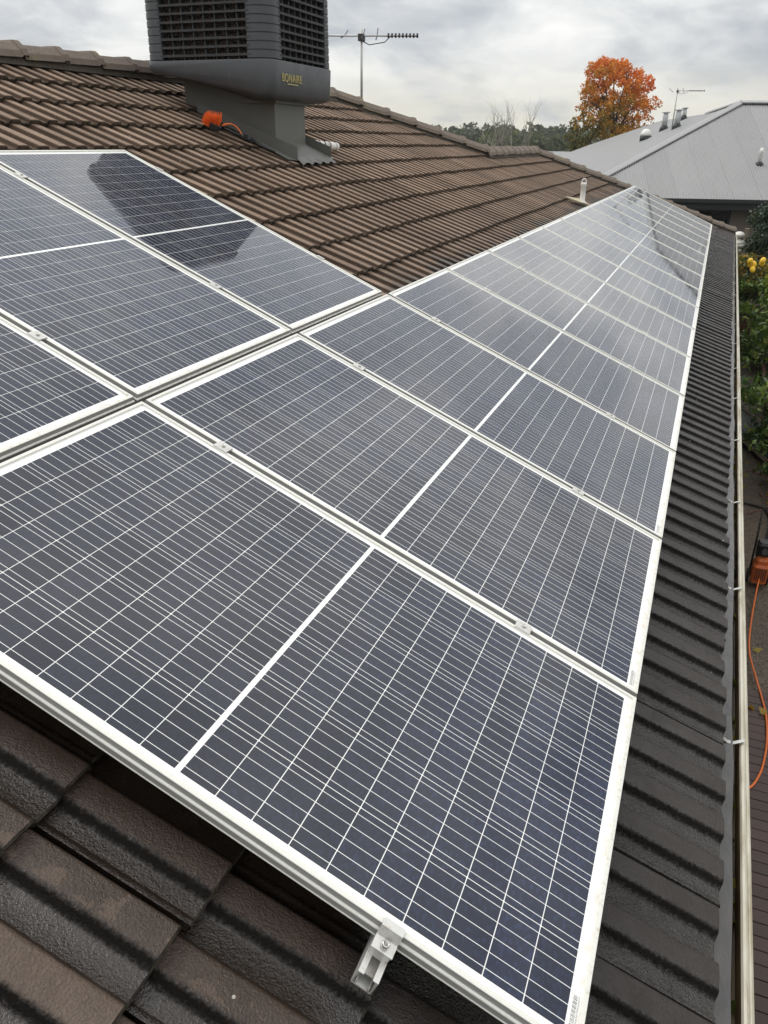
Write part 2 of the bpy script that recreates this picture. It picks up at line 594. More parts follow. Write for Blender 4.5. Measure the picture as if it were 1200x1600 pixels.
def make_zinc():
    t = NT('grey_roof_sheet', (.40, .40, .40), .55)
    p = t.pos(); n = t.noise(p, 1.2, 5, .6)
    c = t.mix(n, (.225, .225, .223), (.280, .280, .277))
    c = t.mix(1.0, c, t.mix(t.rnd(), (.93, .93, .93), (1.05, 1.05, 1.05)), 'MULTIPLY')
    c = t.mix(t.math('MULTIPLY', t.ramp(t.noise(t.scl(p, (.5, 9, .5)), 1.0, 4, .6), .55, .75), .22), c, (.20, .19, .175))
    t.to('Base Color', c); t.to('Roughness', .5)
    return t.m


M_ZINC = make_zinc()
M_ZINC_CAP = simple('grey_roof_flashing', (.36, .36, .355), .5, .08, 3)
M_DARKTRIM = simple('charcoal_trim', (.018, .019, .020), .5, .1, 5)
M_GALV = simple('galvanised_flue', (.42, .43, .43), .35, .2, 20, metallic=.6)
M_GLASS_DARK = NT('dark_window_glass', (.012, .013, .015), .06).m

M_GROUND = NT('ground_soil')
_p = M_GROUND.pos()
M_GROUND.to('Base Color', M_GROUND.mix(M_GROUND.noise(_p, .25, 6, .6), (.055, .050, .030), (.06, .075, .028)))
M_GROUND.to('Roughness', .95); M_GROUND = M_GROUND.m


def make_gravel():
    t = NT('wet_gravel')
    p = t.pos(); c = t.voro(p, 55, out='Color'); d = t.voro(p, 55)
    base = t.mix(t.sep(c)[0], (.060, .042, .028), (.25, .19, .13))
    base = t.mix(t.noise(p, 3, 4, .6), base, (.05, .038, .027))
    t.to('Base Color', base); t.to('Roughness', .6)
    t.bump(d, .9, .012)
    return t.m


M_GRAVEL = make_gravel()


def make_wood(name, a, b, rough=.6, sc=(2, 30, 30)):
    t = NT(name)
    p = t.pos(); n = t.noise(t.scl(p, sc), 1.0, 5, .65)
    r = t.rnd()
    c = t.mix(n, a, b)
    c = t.mix(1.0, c, t.mix(r, (.75, .75, .75), (1.2, 1.2, 1.2)), 'MULTIPLY')
    t.to('Base Color', c); t.to('Roughness', rough); t.bump(n, .3, .003)
    return t.m


M_DECKING = make_wood('wet_decking', (.030, .012, .008), (.062, .028, .019), .5, (30, 2, 30))
M_SLEEPER = make_wood('red_sleeper', (.065, .022, .015), (.115, .042, .028), .6, (30, 2, 30))
M_FENCE = make_wood('pale_fence_timber', (.16, .13, .09), (.26, .22, .16), .85, (20, 20, 2))
M_FENCE_DK = make_wood('weathered_paling', (.07, .055, .042), (.12, .098, .078), .9, (20, 20, 2))
M_BARK = make_wood('bark', (.20, .18, .145), (.36, .33, .27), .9, (12, 12, 2))
M_BARK_DK = make_wood('dark_bark', (.03, .024, .02), (.07, .058, .048), .9, (12, 12, 2))
M_SLATE = simple('dark_slate_board', (.022, .027, .028), .22, .5, 25, .3)
M_LEMON = simple('lemon_peel', (.80, .50, .03), .45, .12, 20, .3)
M_CERAMIC = simple('white_glazed_ceramic', (.72, .70, .64), .3, .12, 12)


def make_leaf(name, cols, rough=.55, spec=.4):
    """cols: list of (position 0..1, colour); the leaf's own tint is in the attribute 'tint'"""
    t = NT(name, rough=rough)
    a = t.attr('tint')
    r = t.node('ShaderNodeValToRGB')
    el = r.color_ramp.elements
    while len(el) < len(cols): el.new(.5)
    for e, (q, c) in zip(el, cols):
        e.position = q; e.color = (*c, 1)
    t.l.new(a, r.inputs[0])
    t.to('Base Color', r.outputs[0])
    t.to('Specular IOR Level', spec)
    tr = t.node('ShaderNodeBsdfTranslucent'); t.l.new(r.outputs[0], tr.inputs[0])
    mx = t.node('ShaderNodeMixShader'); mx.inputs[0].default_value = .25
    t.l.new(t.b.outputs[0], mx.inputs[1]); t.l.new(tr.outputs[0], mx.inputs[2])
    t.l.new(mx.outputs[0], t.n['Material Output'].inputs[0])
    return t.m


# ------------------------------------------------------------------ the house under the panels
GAUGE, V0 = .341, -.351
TILE_BASE = -.143            # pan level below the panel plane at a tile's lower end


def warp(x, v):
    a = min(1, max(0, (v + .35) / 2.4))
    return (1 - a) * -.0122 * (x - 1.1) + a * .006 * (x - 3.4)


V_RIDGE, V_WING = 5.18, 3.50
X_RIDGE_END, X_WING0, X_WING1, X_HIP_FOOT = 9.35, 11.3, 14.75, 18.75


def hip_limit(v):
    """largest x of the front roof face at slope position v"""
    if v > V_WING:
        return X_WING0 + (X_RIDGE_END - X_WING0) * (v - V_WING) / (V_RIDGE - V_WING)
    return X_WING1 + (X_HIP_FOOT - X_WING1) * (V_WING - v) / (V_WING + .40)


house = empty('tiled_house', (0, 0, -2.7), label='brown concrete-tiled house carrying the solar panels in the foreground', cat='house')
HM = Matrix.Translation((0, 0, 2.7))      # children are given in world coordinates


def hpart(name, mb, mats, parent=None):
    o = mb.build(name, mats, parent or house)
    if parent is None: o.matrix_basis = HM
    return o


XL = -4.0
dk = MB()
nd = -.20
yr = PW(0, V_RIDGE, nd)
ywg = PW(0, V_WING, nd)
e0, e1 = PW(XL, V0 + .08, nd), PW(X_HIP_FOOT, V0 + .08 - .2, nd)
front = [e0, e1, PW(X_WING1, V_WING, nd), PW(X_WING0, V_WING, nd), PW(X_RIDGE_END, V_RIDGE, nd), PW(XL, V_RIDGE, nd)]
dk.add(front, [tuple(range(6))])
half_w = ywg.y - e1.y
wb = Vector((X_HIP_FOOT, ywg.y + half_w, e1.z))
dk.add([e1, wb, PW(X_WING1, V_WING, nd)], [(0, 1, 2)])
wb0 = Vector((X_WING0 - 4, ywg.y + half_w, e1.z))
dk.add([PW(X_WING1, V_WING, nd), wb, wb0, PW(X_WING0, V_WING, nd)], [(0, 1, 2, 3)])
half_m = yr.y - e0.y
mb1 = Vector((X_RIDGE_END + half_m * .9, yr.y + half_m, e0.z))
mb0 = Vector((XL, yr.y + half_m, e0.z))
dk.add([PW(X_RIDGE_END, V_RIDGE, nd), mb1, mb0, PW(XL, V_RIDGE, nd)], [(0, 1, 2, 3)])
dk.add([PW(X_WING0, V_WING, nd), mb1, PW(X_RIDGE_END, V_RIDGE, nd)], [(0, 1, 2)])
roof = hpart('roof', dk, [M_DECK])

# one tile: a roll-and-pan profile with a mossy lower edge
_H = [(.0185, 0), (.046, 0), (.0490, .0003), (.0525, .0018), (.0630, .0140), (.0665, .0172), (.0710, .0188), (.076, .0193), (.100, .0202), (.126, .0193), (.1300, .0188), (.1335, .0172), (.1370, .0135), (.1455, .0018), (.1480, .0004)]
PROF = [(0, .006), (.0125, .006), (.0145, .0005)] + _H + [(a + .15, b) for a, b in _H[1:-2]] + [(.2870, .0095), (.2895, .001)]
TLEN, TILT, TTH = .415, -.028 / .341, .024


def tile_geo():
    vs, fs, sm, mi = [], [], [], []
    n = len(PROF)
    for (x, z) in PROF: vs.append((x, .004, z - .001))
    for (x, z) in PROF: vs.append((x, TLEN, z + TILT * TLEN))
    for i in range(n - 1): fs.append((i, i + 1, n + i + 1, n + i)); sm.append(True); mi.append(0)
    b = len(vs)
    for (x, z) in PROF: vs.append((x, .004, z - .001))
    for (x, z) in PROF: vs.append((x, 0, z - .006))
    for (x, z) in PROF: vs.append((x, .004, z - TTH))
    for r in (0, 1):
        for i in range(n - 1):
            fs.append((b + (r + 1) * n + i, b + (r + 1) * n + i + 1, b + r * n + i + 1, b + r * n + i)); sm.append(False); mi.append(1)
    b = len(vs)
    for x, z in (PROF[0], PROF[-1]):
        vs += [(x, .004, z), (x, TLEN, z + TILT * TLEN), (x, TLEN, z + TILT * TLEN - TTH), (x, .004, z - TTH)]
    fs += [(b, b + 1, b + 2, b + 3), (b + 7, b + 6, b + 5, b + 4)]; sm += [False, False]; mi += [0, 0]
    return vs, fs, sm, mi


tv, tf, tsm, tmi = tile_geo()
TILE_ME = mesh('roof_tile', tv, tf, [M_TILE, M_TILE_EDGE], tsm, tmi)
RX = Matrix.Rotation(TH, 4, 'X')


def cut_tile(xl, hl):
    """a tile trimmed along a hip: keeps what lies left of the line x = xl + hl * y"""
    import bmesh
    bm = bmesh.new(); bm.from_mesh(TILE_ME)
    bmesh.ops.bisect_plane(bm, geom=bm.verts[:] + bm.edges[:] + bm.faces[:], plane_co=(xl, 0, 0), plane_no=Vector((1, -hl, 0)).normalized(), clear_outer=True)
    me = bpy.data.meshes.new('roof_tile'); bm.to_mesh(me); bm.free()
    for m in (M_TILE, M_TILE_EDGE): me.materials.append(m)
    return me


# where the panels hide the tiles
def under_panels(x, v):
    return (0.15 < x < 16.2 and .12 < v < 1.62) or (0.15 < x < 2.95 and 1.75 < v < 3.3)


slots = []
NC = 17
for k in range(NC):
    v = V0 + GAUGE * k
    off = .03 + (.15 if k % 2 else 0)
    j = -13
    while True:
        x = off + .3 * j; j += 1
        if x < XL: continue
        lim0, lim1 = hip_limit(v), hip_limit(v + TLEN)
        if v > V_RIDGE - .12: break
        if x > max(lim0, lim1): break
        if abs(x + .15 - 5.61) < .29 and 3.62 < v < 4.1: pass
        mat = Matrix.Translation(PW(x + rng.uniform(-.002, .002), v + warp(x, v) + rng.uniform(-.008, .008), TILE_BASE + rng.uniform(-.0025, .0025))) @ RX @ Matrix.Rotation(rng.uniform(-.007, .007), 4, 'Z') @ Matrix.Rotation(rng.uniform(-.006, .006), 4, 'Y')
        cut = None
        if x + .3 > min(lim0, lim1):
            cut = (lim0 - x, (lim1 - lim0) / TLEN)
        c = [to_pix(mat @ Vector(q)) for q in ((0, 0, .02), (.3, 0, .02), (.3, GAUGE, 0), (0, GAUGE, 0))]
        area = 0
        if None not in c:
            area = abs(sum(c[i][0] * c[(i + 1) % 4][1] - c[(i + 1) % 4][0] * c[i][1] for i in range(4))) / 2
            if all(q[0] < -5 for q in c) or all(q[0] > 1205 for q in c) or all(q[1] > 1605 for q in c): area = 0
        if under_panels(x + .15, v + .17): area = 0
        slots.append((area, k, x, v, mat, cut))
slots.sort(key=lambda s: -s[0])
TV = [Vector(q) for q in tv]
rest = MB()
for i, (area, k, x, v, mat, cut) in enumerate(slots):
    me = TILE_ME
    if cut:
        me = cut_tile(*cut)
        if len(me.polygons) == 0: continue
    if i < 300 and area > 0:
        link('roof_tile', me, roof, mat4=mat)
    else:
        b = len(rest.v)
        if cut:
            rest.v += [tuple(mat @ q.co) for q in me.vertices]
            for p in me.polygons:
                rest.f.append(tuple(b + q for q in p.vertices)); rest.m.append(p.material_index); rest.s.append(p.use_smooth)
        else:
            rest.v += [tuple(mat @ q) for q in TV]
            rest.f += [tuple(b + q for q in f) for f in tf]; rest.m += tmi; rest.s += tsm
o = rest.build('tile_field', [M_TILE, M_TILE_EDGE], roof)
o['kind'] = 'stuff'
# filler under the tiles at the lower end of the tile courses is the deck itself

# ridge and hip caps
CAP_PROF = [(-.135, -.062), (-.118, -.020), (-.062, .028), (-.05, .034), (.05, .034), (.062, .028), (.118, -.020), (.135, -.062)]
CAPLEN = .40


def cap_mesh():
    vs, fs, sm = [], [], []
    n = len(CAP_PROF)
    for y, s, dz in ((0, 1.06, .014), (.05, 1.04, .012), (.06, 1.0, 0), (CAPLEN + .03, .94, -.012)):
        for a, z in CAP_PROF: vs.append((y, a * s, z + dz))
    for r in range(3):
        for i in range(n - 1):
            fs.append((r * n + i, r * n + n + i, r * n + n + i + 1, r * n + i + 1)); sm.append(False)
    b = len(vs)
    for a, z in CAP_PROF: vs.append((0, a * 1.06, z + .014))
    for a, z in CAP_PROF: vs.append((0, a * .93, z - .012))
    for i in range(n - 1): fs.append((b + i, b + i + 1, b + n + i + 1, b + n + i)); sm.append(False)
    vs2, _ = vs, 0
    # bedding mortar closing the end
    b = len(vs)
    for a, z in CAP_PROF: vs.append((.012, a * .94, z - .010))
    fs.append(tuple(range(b, b + n))); sm.append(False)
    return vs, fs, sm


cv, cf, cs = cap_mesh()
CAP_ME = mesh('ridge_cap', cv, cf, [M_CAP, M_MORTAR], cs, [0] * (len(cf) - 1) + [1])


def caps(a, b, lift=.0, jit=.006):
    """lap ridge caps from the low point a to the high point b"""
    d = (b - a); L = d.length; d.normalize()
    side = Vector((0, 0, 1)).cross(d).normalized(); up = d.cross(side)
    n = max(1, round(L / CAPLEN))
    for i in range(n):
        p = a + d * (L * i / n) + up * (lift + rng.uniform(-jit, jit)) + side * rng.uniform(-jit, jit)
        m = Matrix((d, side, up)).transposed().to_4x4()
        m = m @ Matrix.Rotation(rng.uniform(-.018, .018), 4, 'Z') @ Matrix.Rotation(rng.uniform(-.012, .012), 4, 'Y')
        m.translation = p
        link('ridge_cap', CAP_ME, roof, mat4=m)


def ridge_pt(x, v, lift): return PW(x, v, -.125) + Vector((0, 0, lift))


mo = MB()


def mortar(a, b, w=.122, h=.075):
    d = (b - a).normalized(); s = Vector((0, 0, 1)).cross(d).normalized()
    vs = []
    for p in (a, b):
        vs += [p + s * w + Vector((0, 0, -h)), p + s * w * .8, p - s * w * .8, p - s * w + Vector((0, 0, -h))]
    mo.add(vs, [(0, 1, 5, 4), (1, 2, 6, 5), (2, 3, 7, 6), (0, 3, 2, 1), (4, 5, 6, 7)])


RA, RB = ridge_pt(XL, V_RIDGE, .045), ridge_pt(X_RIDGE_END, V_RIDGE, .045)
WA, WB = ridge_pt(X_WING0 - .1, V_WING, .045), ridge_pt(X_WING1, V_WING, .045)
HF = ridge_pt(X_HIP_FOOT, V0 - .17, .045)
HB = ridge_pt(X_WING0, V_WING, .045)
caps(RB, RA, .005); caps(HB, RB, .012); caps(WB, WA, .0); caps(HF, WB, .012)
for a, b in ((RA, RB), (HB, RB), (WA, WB), (HF, WB)): mortar(a + Vector((0, 0, -.035)), b + Vector((0, 0, -.035)))
o = mo.build('bedding_mortar', [M_MORTAR], roof)

# eave: sarking strip, gutter, straps, fascia, wall


def eave(x, dy, z):
    """a point of the eave at x, dy outwards of the tiles' lower edge"""
    p = PW(x, V0 + warp(x, V0), TILE_BASE)
    return Vector((x, p.y - dy, p.z + z))


xs_e = [XL + .2 + i * .25 for i in range(int((X_HIP_FOOT - XL - .3) / .25))] + [X_HIP_FOOT - .12]


def sweep(prof, mi=0, closed=False, wob=0.):
    mb = MB(); n = len(prof); vs = []
    for i, x in enumerate(xs_e):
        w_ = rng.uniform(-wob, wob)
        for k_, (dy, z) in enumerate(prof): vs.append(eave(x, dy + w_ * (k_ / (n - 1)) ** 2, z + w_ * .4 * (k_ / (n - 1))))
    fs = []
    for i in range(len(xs_e) - 1):
        for k in range(n - 1):
            fs.append((i * n + k, i * n + k + 1, (i + 1) * n + k + 1, (i + 1) * n + k))
    mb.add(vs, fs, mi, False)
    return mb


fl = sweep([(-.10, .010), (-.03, -.018), (.012, -.026), (.034, -.033), (.034, -.039)], wob=.006)
hpart('sarking_strip', fl, [M_FLASH])
gut = sweep([(-.045, -.06), (-.045, -.095), (.030, -.098), (.052, -.092), (.056, -.045)], 0)
g2 = sweep([(.056, -.045), (.060, -.038), (.066, -.036), (.071, -.040), (.073, -.046), (.078, -.044), (.083, -.048), (.085, -.060), (.081, -.068), (.076, -.080), (.076, -.16), (-.05, -.16)], 1)
gut.add(g2.v, g2.f, 1)
gutter = hpart('gutter', gut, [M_GUTTER_IN, M_GUTTER])
for k in range(18):
    x = .28 + 1.0 * k + rng.uniform(-.03, .03)
    mb = MB()
    a = [(.005, -.012), (.018, -.026), (.035, -.034), (.052, -.030), (.068, -.028)]
    vs = []
    for i, (dy, z) in enumerate(a):
        xx = x + .035 * i / 4
        vs += [eave(xx - .007, dy, z), eave(xx + .007, dy, z), eave(xx + .007, dy, z - .002), eave(xx - .007, dy, z - .002)]
    fs = []
    for i in range(len(a) - 1):
        for q in range(4):
            r = (q + 1) % 4; fs.append((i * 4 + q, i * 4 + r, i * 4 + 4 + r, i * 4 + 4 + q))
    mb.add(vs, fs)
    mb.build('gutter_strap', [M_STRAP], gutter)
fa = MB()
fv = [eave(XL + .2, -.06, -.03), eave(X_HIP_FOOT - .2, -.06, -.03), eave(X_HIP_FOOT - .2, -.06, -.22), eave(XL + .2, -.06, -.22)]
fa.add(fv, [(0, 1, 2, 3)])
fa.add([fv[3], fv[2], fv[2] + Vector((0, .5, 0)), fv[3] + Vector((0, .5, 0))], [(0, 1, 2, 3)])
hpart('fascia', fa, [M_DARKTRIM])
wl_ = MB()
wl_.box((XL + .3, .22, -2.72), (X_HIP_FOOT - .7, 6.5, -.40))
hpart('wall', wl_, [M_BRICK])

# ------------------------------------------------------------------ solar panels
PWID, PLEN, PITCH, ROWGAP = 1.002, 1.684, 1.0217, .030
FR = [(-.0105, -.0058), (-.0105, -.0006), (-.0100, 0), (-.0010, 0), (0, -.001), (0, -.0150), (.0045, -.0165), (.0050, -.0190), (.0012, -.0200), (.0012, -.0370), (.0025, -.0385), (.0025, -.040), (-.025, -.040)]


def frame_mesh():
    vs, fs = [], []
    for ox, oz in FR:
        vs += [(-ox, -ox, oz), (PWID + ox, -ox, oz), (PWID + ox, PLEN + ox, oz), (-ox, PLEN + ox, oz)]
    for i in range(len(FR) - 1):
        for k in range(4):
            j = (k + 1) % 4
            fs.append((i * 4 + k, i * 4 + j, i * 4 + 4 + j, i * 4 + 4 + k))
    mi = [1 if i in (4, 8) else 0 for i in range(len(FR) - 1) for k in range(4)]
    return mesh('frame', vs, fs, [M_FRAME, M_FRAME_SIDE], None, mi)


FRAME_ME = frame_mesh()
FRAME_ME.flip_normals()
BACK_ME = mesh('backsheet', [(.008, .008, -.0052), (PWID - .008, .008, -.0052), (PWID - .008, PLEN - .008, -.0052), (.008, PLEN - .008, -.0052),
                             (.008, .008, -.010), (PWID - .008, .008, -.010), (PWID - .008, PLEN - .008, -.010), (.008, PLEN - .008, -.010)],
               [(0, 1, 2, 3), (7, 6, 5, 4)], [M_BACK])
CW, CH, CG, MIDG = .1565, .0784, .0020, .0125
MX = (PWID - 6 * CW - 5 * CG) / 2
MY = (PLEN - 20 * CH - 18 * CG - MIDG) / 2


def cell_geo():
    w, h, c, z = CW, CH, .0012, .0004
    vs = [(c, 0, z), (w - c, 0, z), (w, c, z), (w, h - c, z), (w - c, h, z), (c, h, z), (0, h - c, z), (0, c, z)]
    vs += [(a, b, 0) for a, b, _ in vs]
    fs = [tuple(range(8))] + [(i + 8, (i + 1) % 8 + 8, (i + 1) % 8, i) for i in range(8)]
    return vs, fs


cgv, cgf = cell_geo()
uvs = [[(cgv[i][0] / CW, cgv[i][1] / CH) for i in f] for f in cgf]
CELL_ME = mesh('solar_cell', cgv, cgf, [M_CELL], uvs=uvs)
CELL_POS = []
for i in range(6):
    for j in range(20):
        CELL_POS.append((MX + i * (CW + CG), MY + j * (CH + CG) + (MIDG - CG if j >= 10 else 0), -.0052))
fvs, ffs, fuv = [], [], []
for (cx, cy, cz) in CELL_POS:
    b = len(fvs); fvs += [(a + cx, q + cy, r + cz) for a, q, r in cgv[:8]]
    ffs.append(tuple(range(b, b + 8))); fuv.append(uvs[0])
FIELD_ME = mesh('cell_field', fvs, ffs, [M_CELL], uvs=fuv)

M_BARCODE = NT('barcode_print', (.85, .85, .82), .4, coat_weight=1.0, coat_roughness=.03)
_u, _v, _w = M_BARCODE.sep(M_BARCODE.uv())
_bars = M_BARCODE.math('GREATER_THAN', M_BARCODE.noise(M_BARCODE.comb(M_BARCODE.math('MULTIPLY', _u, 40.), 0., 0.), 1.0, 2, .8), .5)
_top = M_BARCODE.math('GREATER_THAN', _v, .40)
_dig = M_BARCODE.math('MULTIPLY', M_BARCODE.math('GREATER_THAN', M_BARCODE.noise(M_BARCODE.comb(M_BARCODE.math('MULTIPLY', _u, 60.), M_BARCODE.math('MULTIPLY', _v, 14.), 0.), 1.0, 2, .5), .52),
                       M_BARCODE.math('MULTIPLY', M_BARCODE.math('GREATER_THAN', _v, .08), M_BARCODE.math('LESS_THAN', _v, .30)))
_all = M_BARCODE.math('MAXIMUM', M_BARCODE.math('MULTIPLY', _bars, _top), _dig)
M_BARCODE.to('Base Color', M_BARCODE.mix(_all, (.80, .79, .75), (.10, .10, .10)))
M_BARCODE = M_BARCODE.m
BAR_ME = mesh('barcode_label', [(.028, .0125, -.0050), (.100, .0125, -.0050), (.100, .0265, -.0050), (.028, .0265, -.0050)], [(0, 1, 2, 3)], [M_BARCODE], uvs=[[(0, 0), (1, 0), (1, 1), (0, 1)]])

ORD = ['first', 'second', 'third', 'fourth', 'fifth', 'sixth', 'seventh', 'eighth', 'ninth', 'tenth', 'eleventh', 'twelfth', 'thirteenth', 'fourteenth', 'fifteenth', 'sixteenth']
ROW1_CELLS = 9


def solar_panel(x, v, label, group, cells, barcode=False):
    p = empty('solar_panel', PW(x, v, 0), (TH + rng.uniform(-.0006, .0006), rng.uniform(-.0006, .0006), 0), label=label, cat='solar panel', group=group)
    link('frame', FRAME_ME, p)
    bs = link('backsheet', BACK_ME, p)
    if cells:
        for c in CELL_POS: link('solar_cell', CELL_ME, bs, loc=c)
    else:
        o = link('cell_field', FIELD_ME, bs); o['kind'] = 'stuff'
    if barcode: link('barcode_label', BAR_ME, p)
    return p


for i in range(16):
    extra = ', end clamped' if i == 0 else (', by the hip' if i == 15 else '')
    solar_panel(i * PITCH, 0, f'{ORD[i]} solar panel from the near end of the long lower row{extra}', 'solar panels of the long lower row', i < ROW1_CELLS, i < 3)
UP_LAB = ['near solar panel of the short upper row, cut off by the picture edge', 'middle solar panel of the short upper row', 'far solar panel of the short upper row, mirroring the cooler']
for i in range(3):
    solar_panel(i * PITCH, PLEN + ROWGAP, UP_LAB[i], 'solar panels of the short upper row', True)

# rails with mid and end clamps


def rail_mesh(x0, x1):
    mb = MB(); n0, n1 = -.080, -.0405; w = .020; t = .003
    mb.box((x0, -w, n0), (x1, w, n0 + t)); mb.box((x0, -w, n0 + t), (x1, -w + t, n1)); mb.box((x0, w - t, n0 + t), (x1, w, n1))
    mb.box((x0, -w + t, n1 - t), (x1, -w + .011, n1)); mb.box((x0, w - .011, n1 - t), (x1, w - t, n1))
    mb.box((x0 + .014, -w + t, n1 - .020), (x1 - .02, w - t, n1 - .017))
    mb.box((x0, -w + .006, n0 + t), (x1, -w + .008, n0 + .012)); mb.box((x0, w - .008, n0 + t), (x1, w - .006, n0 + .012))
    return mb


def midclamp_mesh():
    mb = MB()
    mb.bbox((-.019, -.024, .0004), (.019, .024, .0042), .0015)
    mb.box((-.007, -.024, -.030), (-.004, .024, .0004)); mb.box((.004, -.024, -.030), (.007, .024, .0004))
    return mb.mesh('mid_clamp', [M_RAIL])


def bolt_mesh(r=.0062, h=.0055):
    mb = MB()
    mb.lathe([(r, 0), (r, h * .85), (r * .9, h), (r * .52, h), (r * .50, h * .45)], n=14)
    return mb.mesh('bolt', [M_STEEL])


MID_ME, BOLT_ME = midclamp_mesh(), bolt_mesh()


def endclamp_mesh():
    mb = MB()
    w = .021
    pts = [(.012, .0005), (.012, .0035), (-.004, .0035), (-.012, -.014), (-.036, -.016), (-.036, -.019), (-.009, -.0175), (-.0015, .0005)]
    vs = [(x, s * w, z) for s in (-1, 1) for x, z in pts]
    n = len(pts)
    fs = [tuple(range(n)), tuple(range(2 * n - 1, n - 1, -1))] + [(i, i + n, (i + 1) % n + n, (i + 1) % n) for i in range(n)]
    mb.add(vs, fs)
    mb.box((-.034, -.019, -.0415), (-.031, .019, -.019))
    return mb.mesh('end_clamp', [M_RAIL])


END_ME = endclamp_mesh()
END_ME.flip_normals()


def rail(x0, x1, v, label, gaps, near_end, group):
    r = rail_mesh(x0, x1).build('mounting_rail', [M_RAIL], None, PW(0, v, 0), (TH, 0, 0))
    tag(r, label, 'mounting rail', group)
    for g in gaps:
        x = g * PITCH - (PITCH - PWID) / 2
        c = link('mid_clamp', MID_ME, r, loc=(x, rng.uniform(-.006, .006), 0), rot=(0, 0, rng.uniform(-.03, .03)))
        link('bolt', BOLT_ME, c, loc=(0, 0, .004))
    if near_end:
        c = link('end_clamp', END_ME, r, loc=(-.001, 0, 0))
        b = link('bolt', BOLT_ME, c, loc=(-.0245, 0, -.0165)); b.scale = (1.25, 1.25, 2.2)
    c = link('end_clamp', END_ME, r, loc=(x1 - .075, 0, 0), rot=(0, 0, math.pi))
    return r


G1 = 'rails under the panel rows'
rail(-.072, 15 * PITCH + PWID + .075, .366, 'aluminium rail under the long lower row, nearer the gutter, its end poking out', range(1, 16), True, G1)
rail(-.040, 15 * PITCH + PWID + .075, 1.388, 'aluminium rail under the long lower row, nearer the ridge', range(1, 16), True, G1)
rail(-.09, 2 * PITCH + PWID + .075, 2.097, 'aluminium rail under the short upper row, nearer the gutter', range(1, 3), True, G1)
rail(-.09, 2 * PITCH + PWID + .075, 3.152, 'aluminium rail under the short upper row, nearer the ridge', range(1, 3), True, G1)

# ------------------------------------------------------------------ evaporative cooler
CX, CY, CS = 5.61, 3.86, 1.145
cooler = empty('evaporative_cooler', (CX, CY, 1.0), label='charcoal evaporative cooler with louvred sides on a sheet metal duct', cat='air cooler')
CM = Matrix.Translation((-CX, -CY, -1.0))


def cpart(name, mb, mats, parent=None):
    o = mb.build(name, mats, parent or cooler)
    if parent is None: o.matrix_basis = CM
    return o


def rrect(hx, hy, r, k=5):
    out = []
    for sx, sy, a0 in ((1, 1, 0), (-1, 1, 90), (-1, -1, 180), (1, -1, 270)):
        for i in range(k + 1):
            a = math.radians(a0 + 90 * i / k)
            out.append((CX + sx * (hx - r) + r * math.cos(a), CY + sy * (hy - r) + r * math.sin(a)))
    return out


def zbot(y):
    q = min(1, max(0, (y - 3.62) / .52)); q = q * q * (3 - 2 * q)
    return 1.665 + .175 * q


sk = MB()
levels = [(.0, 0.52, 0), (.012, .535, 0), (.05, .545, 0), (.5, .550, 1), (1.0, .552, 1), (1.02, .542, 1)]
loops = []
hs = CS / 2


def sk_loop(f, inset, top=False, zadd=0):
    pts = rrect(hs - inset, hs - inset, .11, 8)
    return [(x, y, zbot(y) * (1 - f) + 1.93 * f + zadd) for x, y in pts]


loops = [sk_loop(0, .16), sk_loop(0, .06, zadd=.004), sk_loop(.06, .028), sk_loop(.16, .012), sk_loop(.45, .004), sk_loop(.97, 0), sk_loop(1.0, .004), sk_loop(1.0, .05, zadd=.004)]
n = len(loops[0])
vs = [p for l in loops for p in l]
fs = [(i * n + k, i * n + (k + 1) % n, (i + 1) * n + (k + 1) % n, (i + 1) * n + k) for i in range(len(loops) - 1) for k in range(n)]
sk.add(vs, fs, 0, True)
sk.add(loops[0], [tuple(range(n - 1, -1, -1))])
cpart('base_skirt', sk, [M_COOLER])
# ribbed corner posts
TOPZ = 2.86
for sx, sy in ((1, 1), (-1, 1), (-1, -1), (1, -1)):
    mb = MB()
    zs = []
    z = 1.934
    while z < TOPZ:
        zs += [(z, .006), (z + .004, .0), (z + .046, .0), (z + .050, .006)]; z += .056
    prof = []
    full = rrect(hs - .004, hs - .004, .13, 8)
    idx = {(1, 1): 0, (-1, 1): 1, (-1, -1): 2, (1, -1): 3}[(sx, sy)]
    arc = full[idx * 9:idx * 9 + 9]
    ext = .055 if (sx, sy) != (-1, -1) else .06
    a0, a1 = Vector(arc[0]), Vector(arc[-1])
    d0 = (Vector(arc[0]) - Vector(arc[1])); d0 = Vector((round(d0.x / max(abs(d0.x), abs(d0.y))), round(d0.y / max(abs(d0.x), abs(d0.y)))))
    d1 = (Vector(arc[-1]) - Vector(arc[-2])); d1 = Vector((round(d1.x / max(abs(d1.x), abs(d1.y))), round(d1.y / max(abs(d1.x), abs(d1.y)))))
    line = [a0 + d0 * ext] + [Vector(q) for q in arc] + [a1 + d1 * ext]
    inn0, inn1 = a0 + d0 * ext, a1 + d1 * ext
    c0 = Vector((CX, CY))
    vs = []
    for z, ins in zs:
        for q in line:
            dirn = (q - c0).normalized()
            taper = (z - 1.93) * .012
            vs.append((q.x - dirn.x * (ins + taper), q.y - dirn.y * (ins + taper), z))
    n = len(line)
    fs = [(i * n + k, i * n + k + 1, (i + 1) * n + k + 1, (i + 1) * n + k) for i in range(len(zs) - 1) for k in range(n - 1)]
    mb.add(vs, fs, 0, False)
    # return flanges
    for q, m_ in ((inn0, 0), (inn1, 1)):
        inner = Vector((q.x - sx * .05, q.y)) if abs(q.x - (CX + sx * hs)) < .02 else Vector((q.x, q.y - sy * .05))
        mb.add([(q.x, q.y, 1.934), (inner.x, inner.y, 1.934), (inner.x, inner.y, TOPZ), (q.x, q.y, TOPZ)], [(0, 1, 2, 3)])
    cpart('corner_post', mb, [M_COOLER])
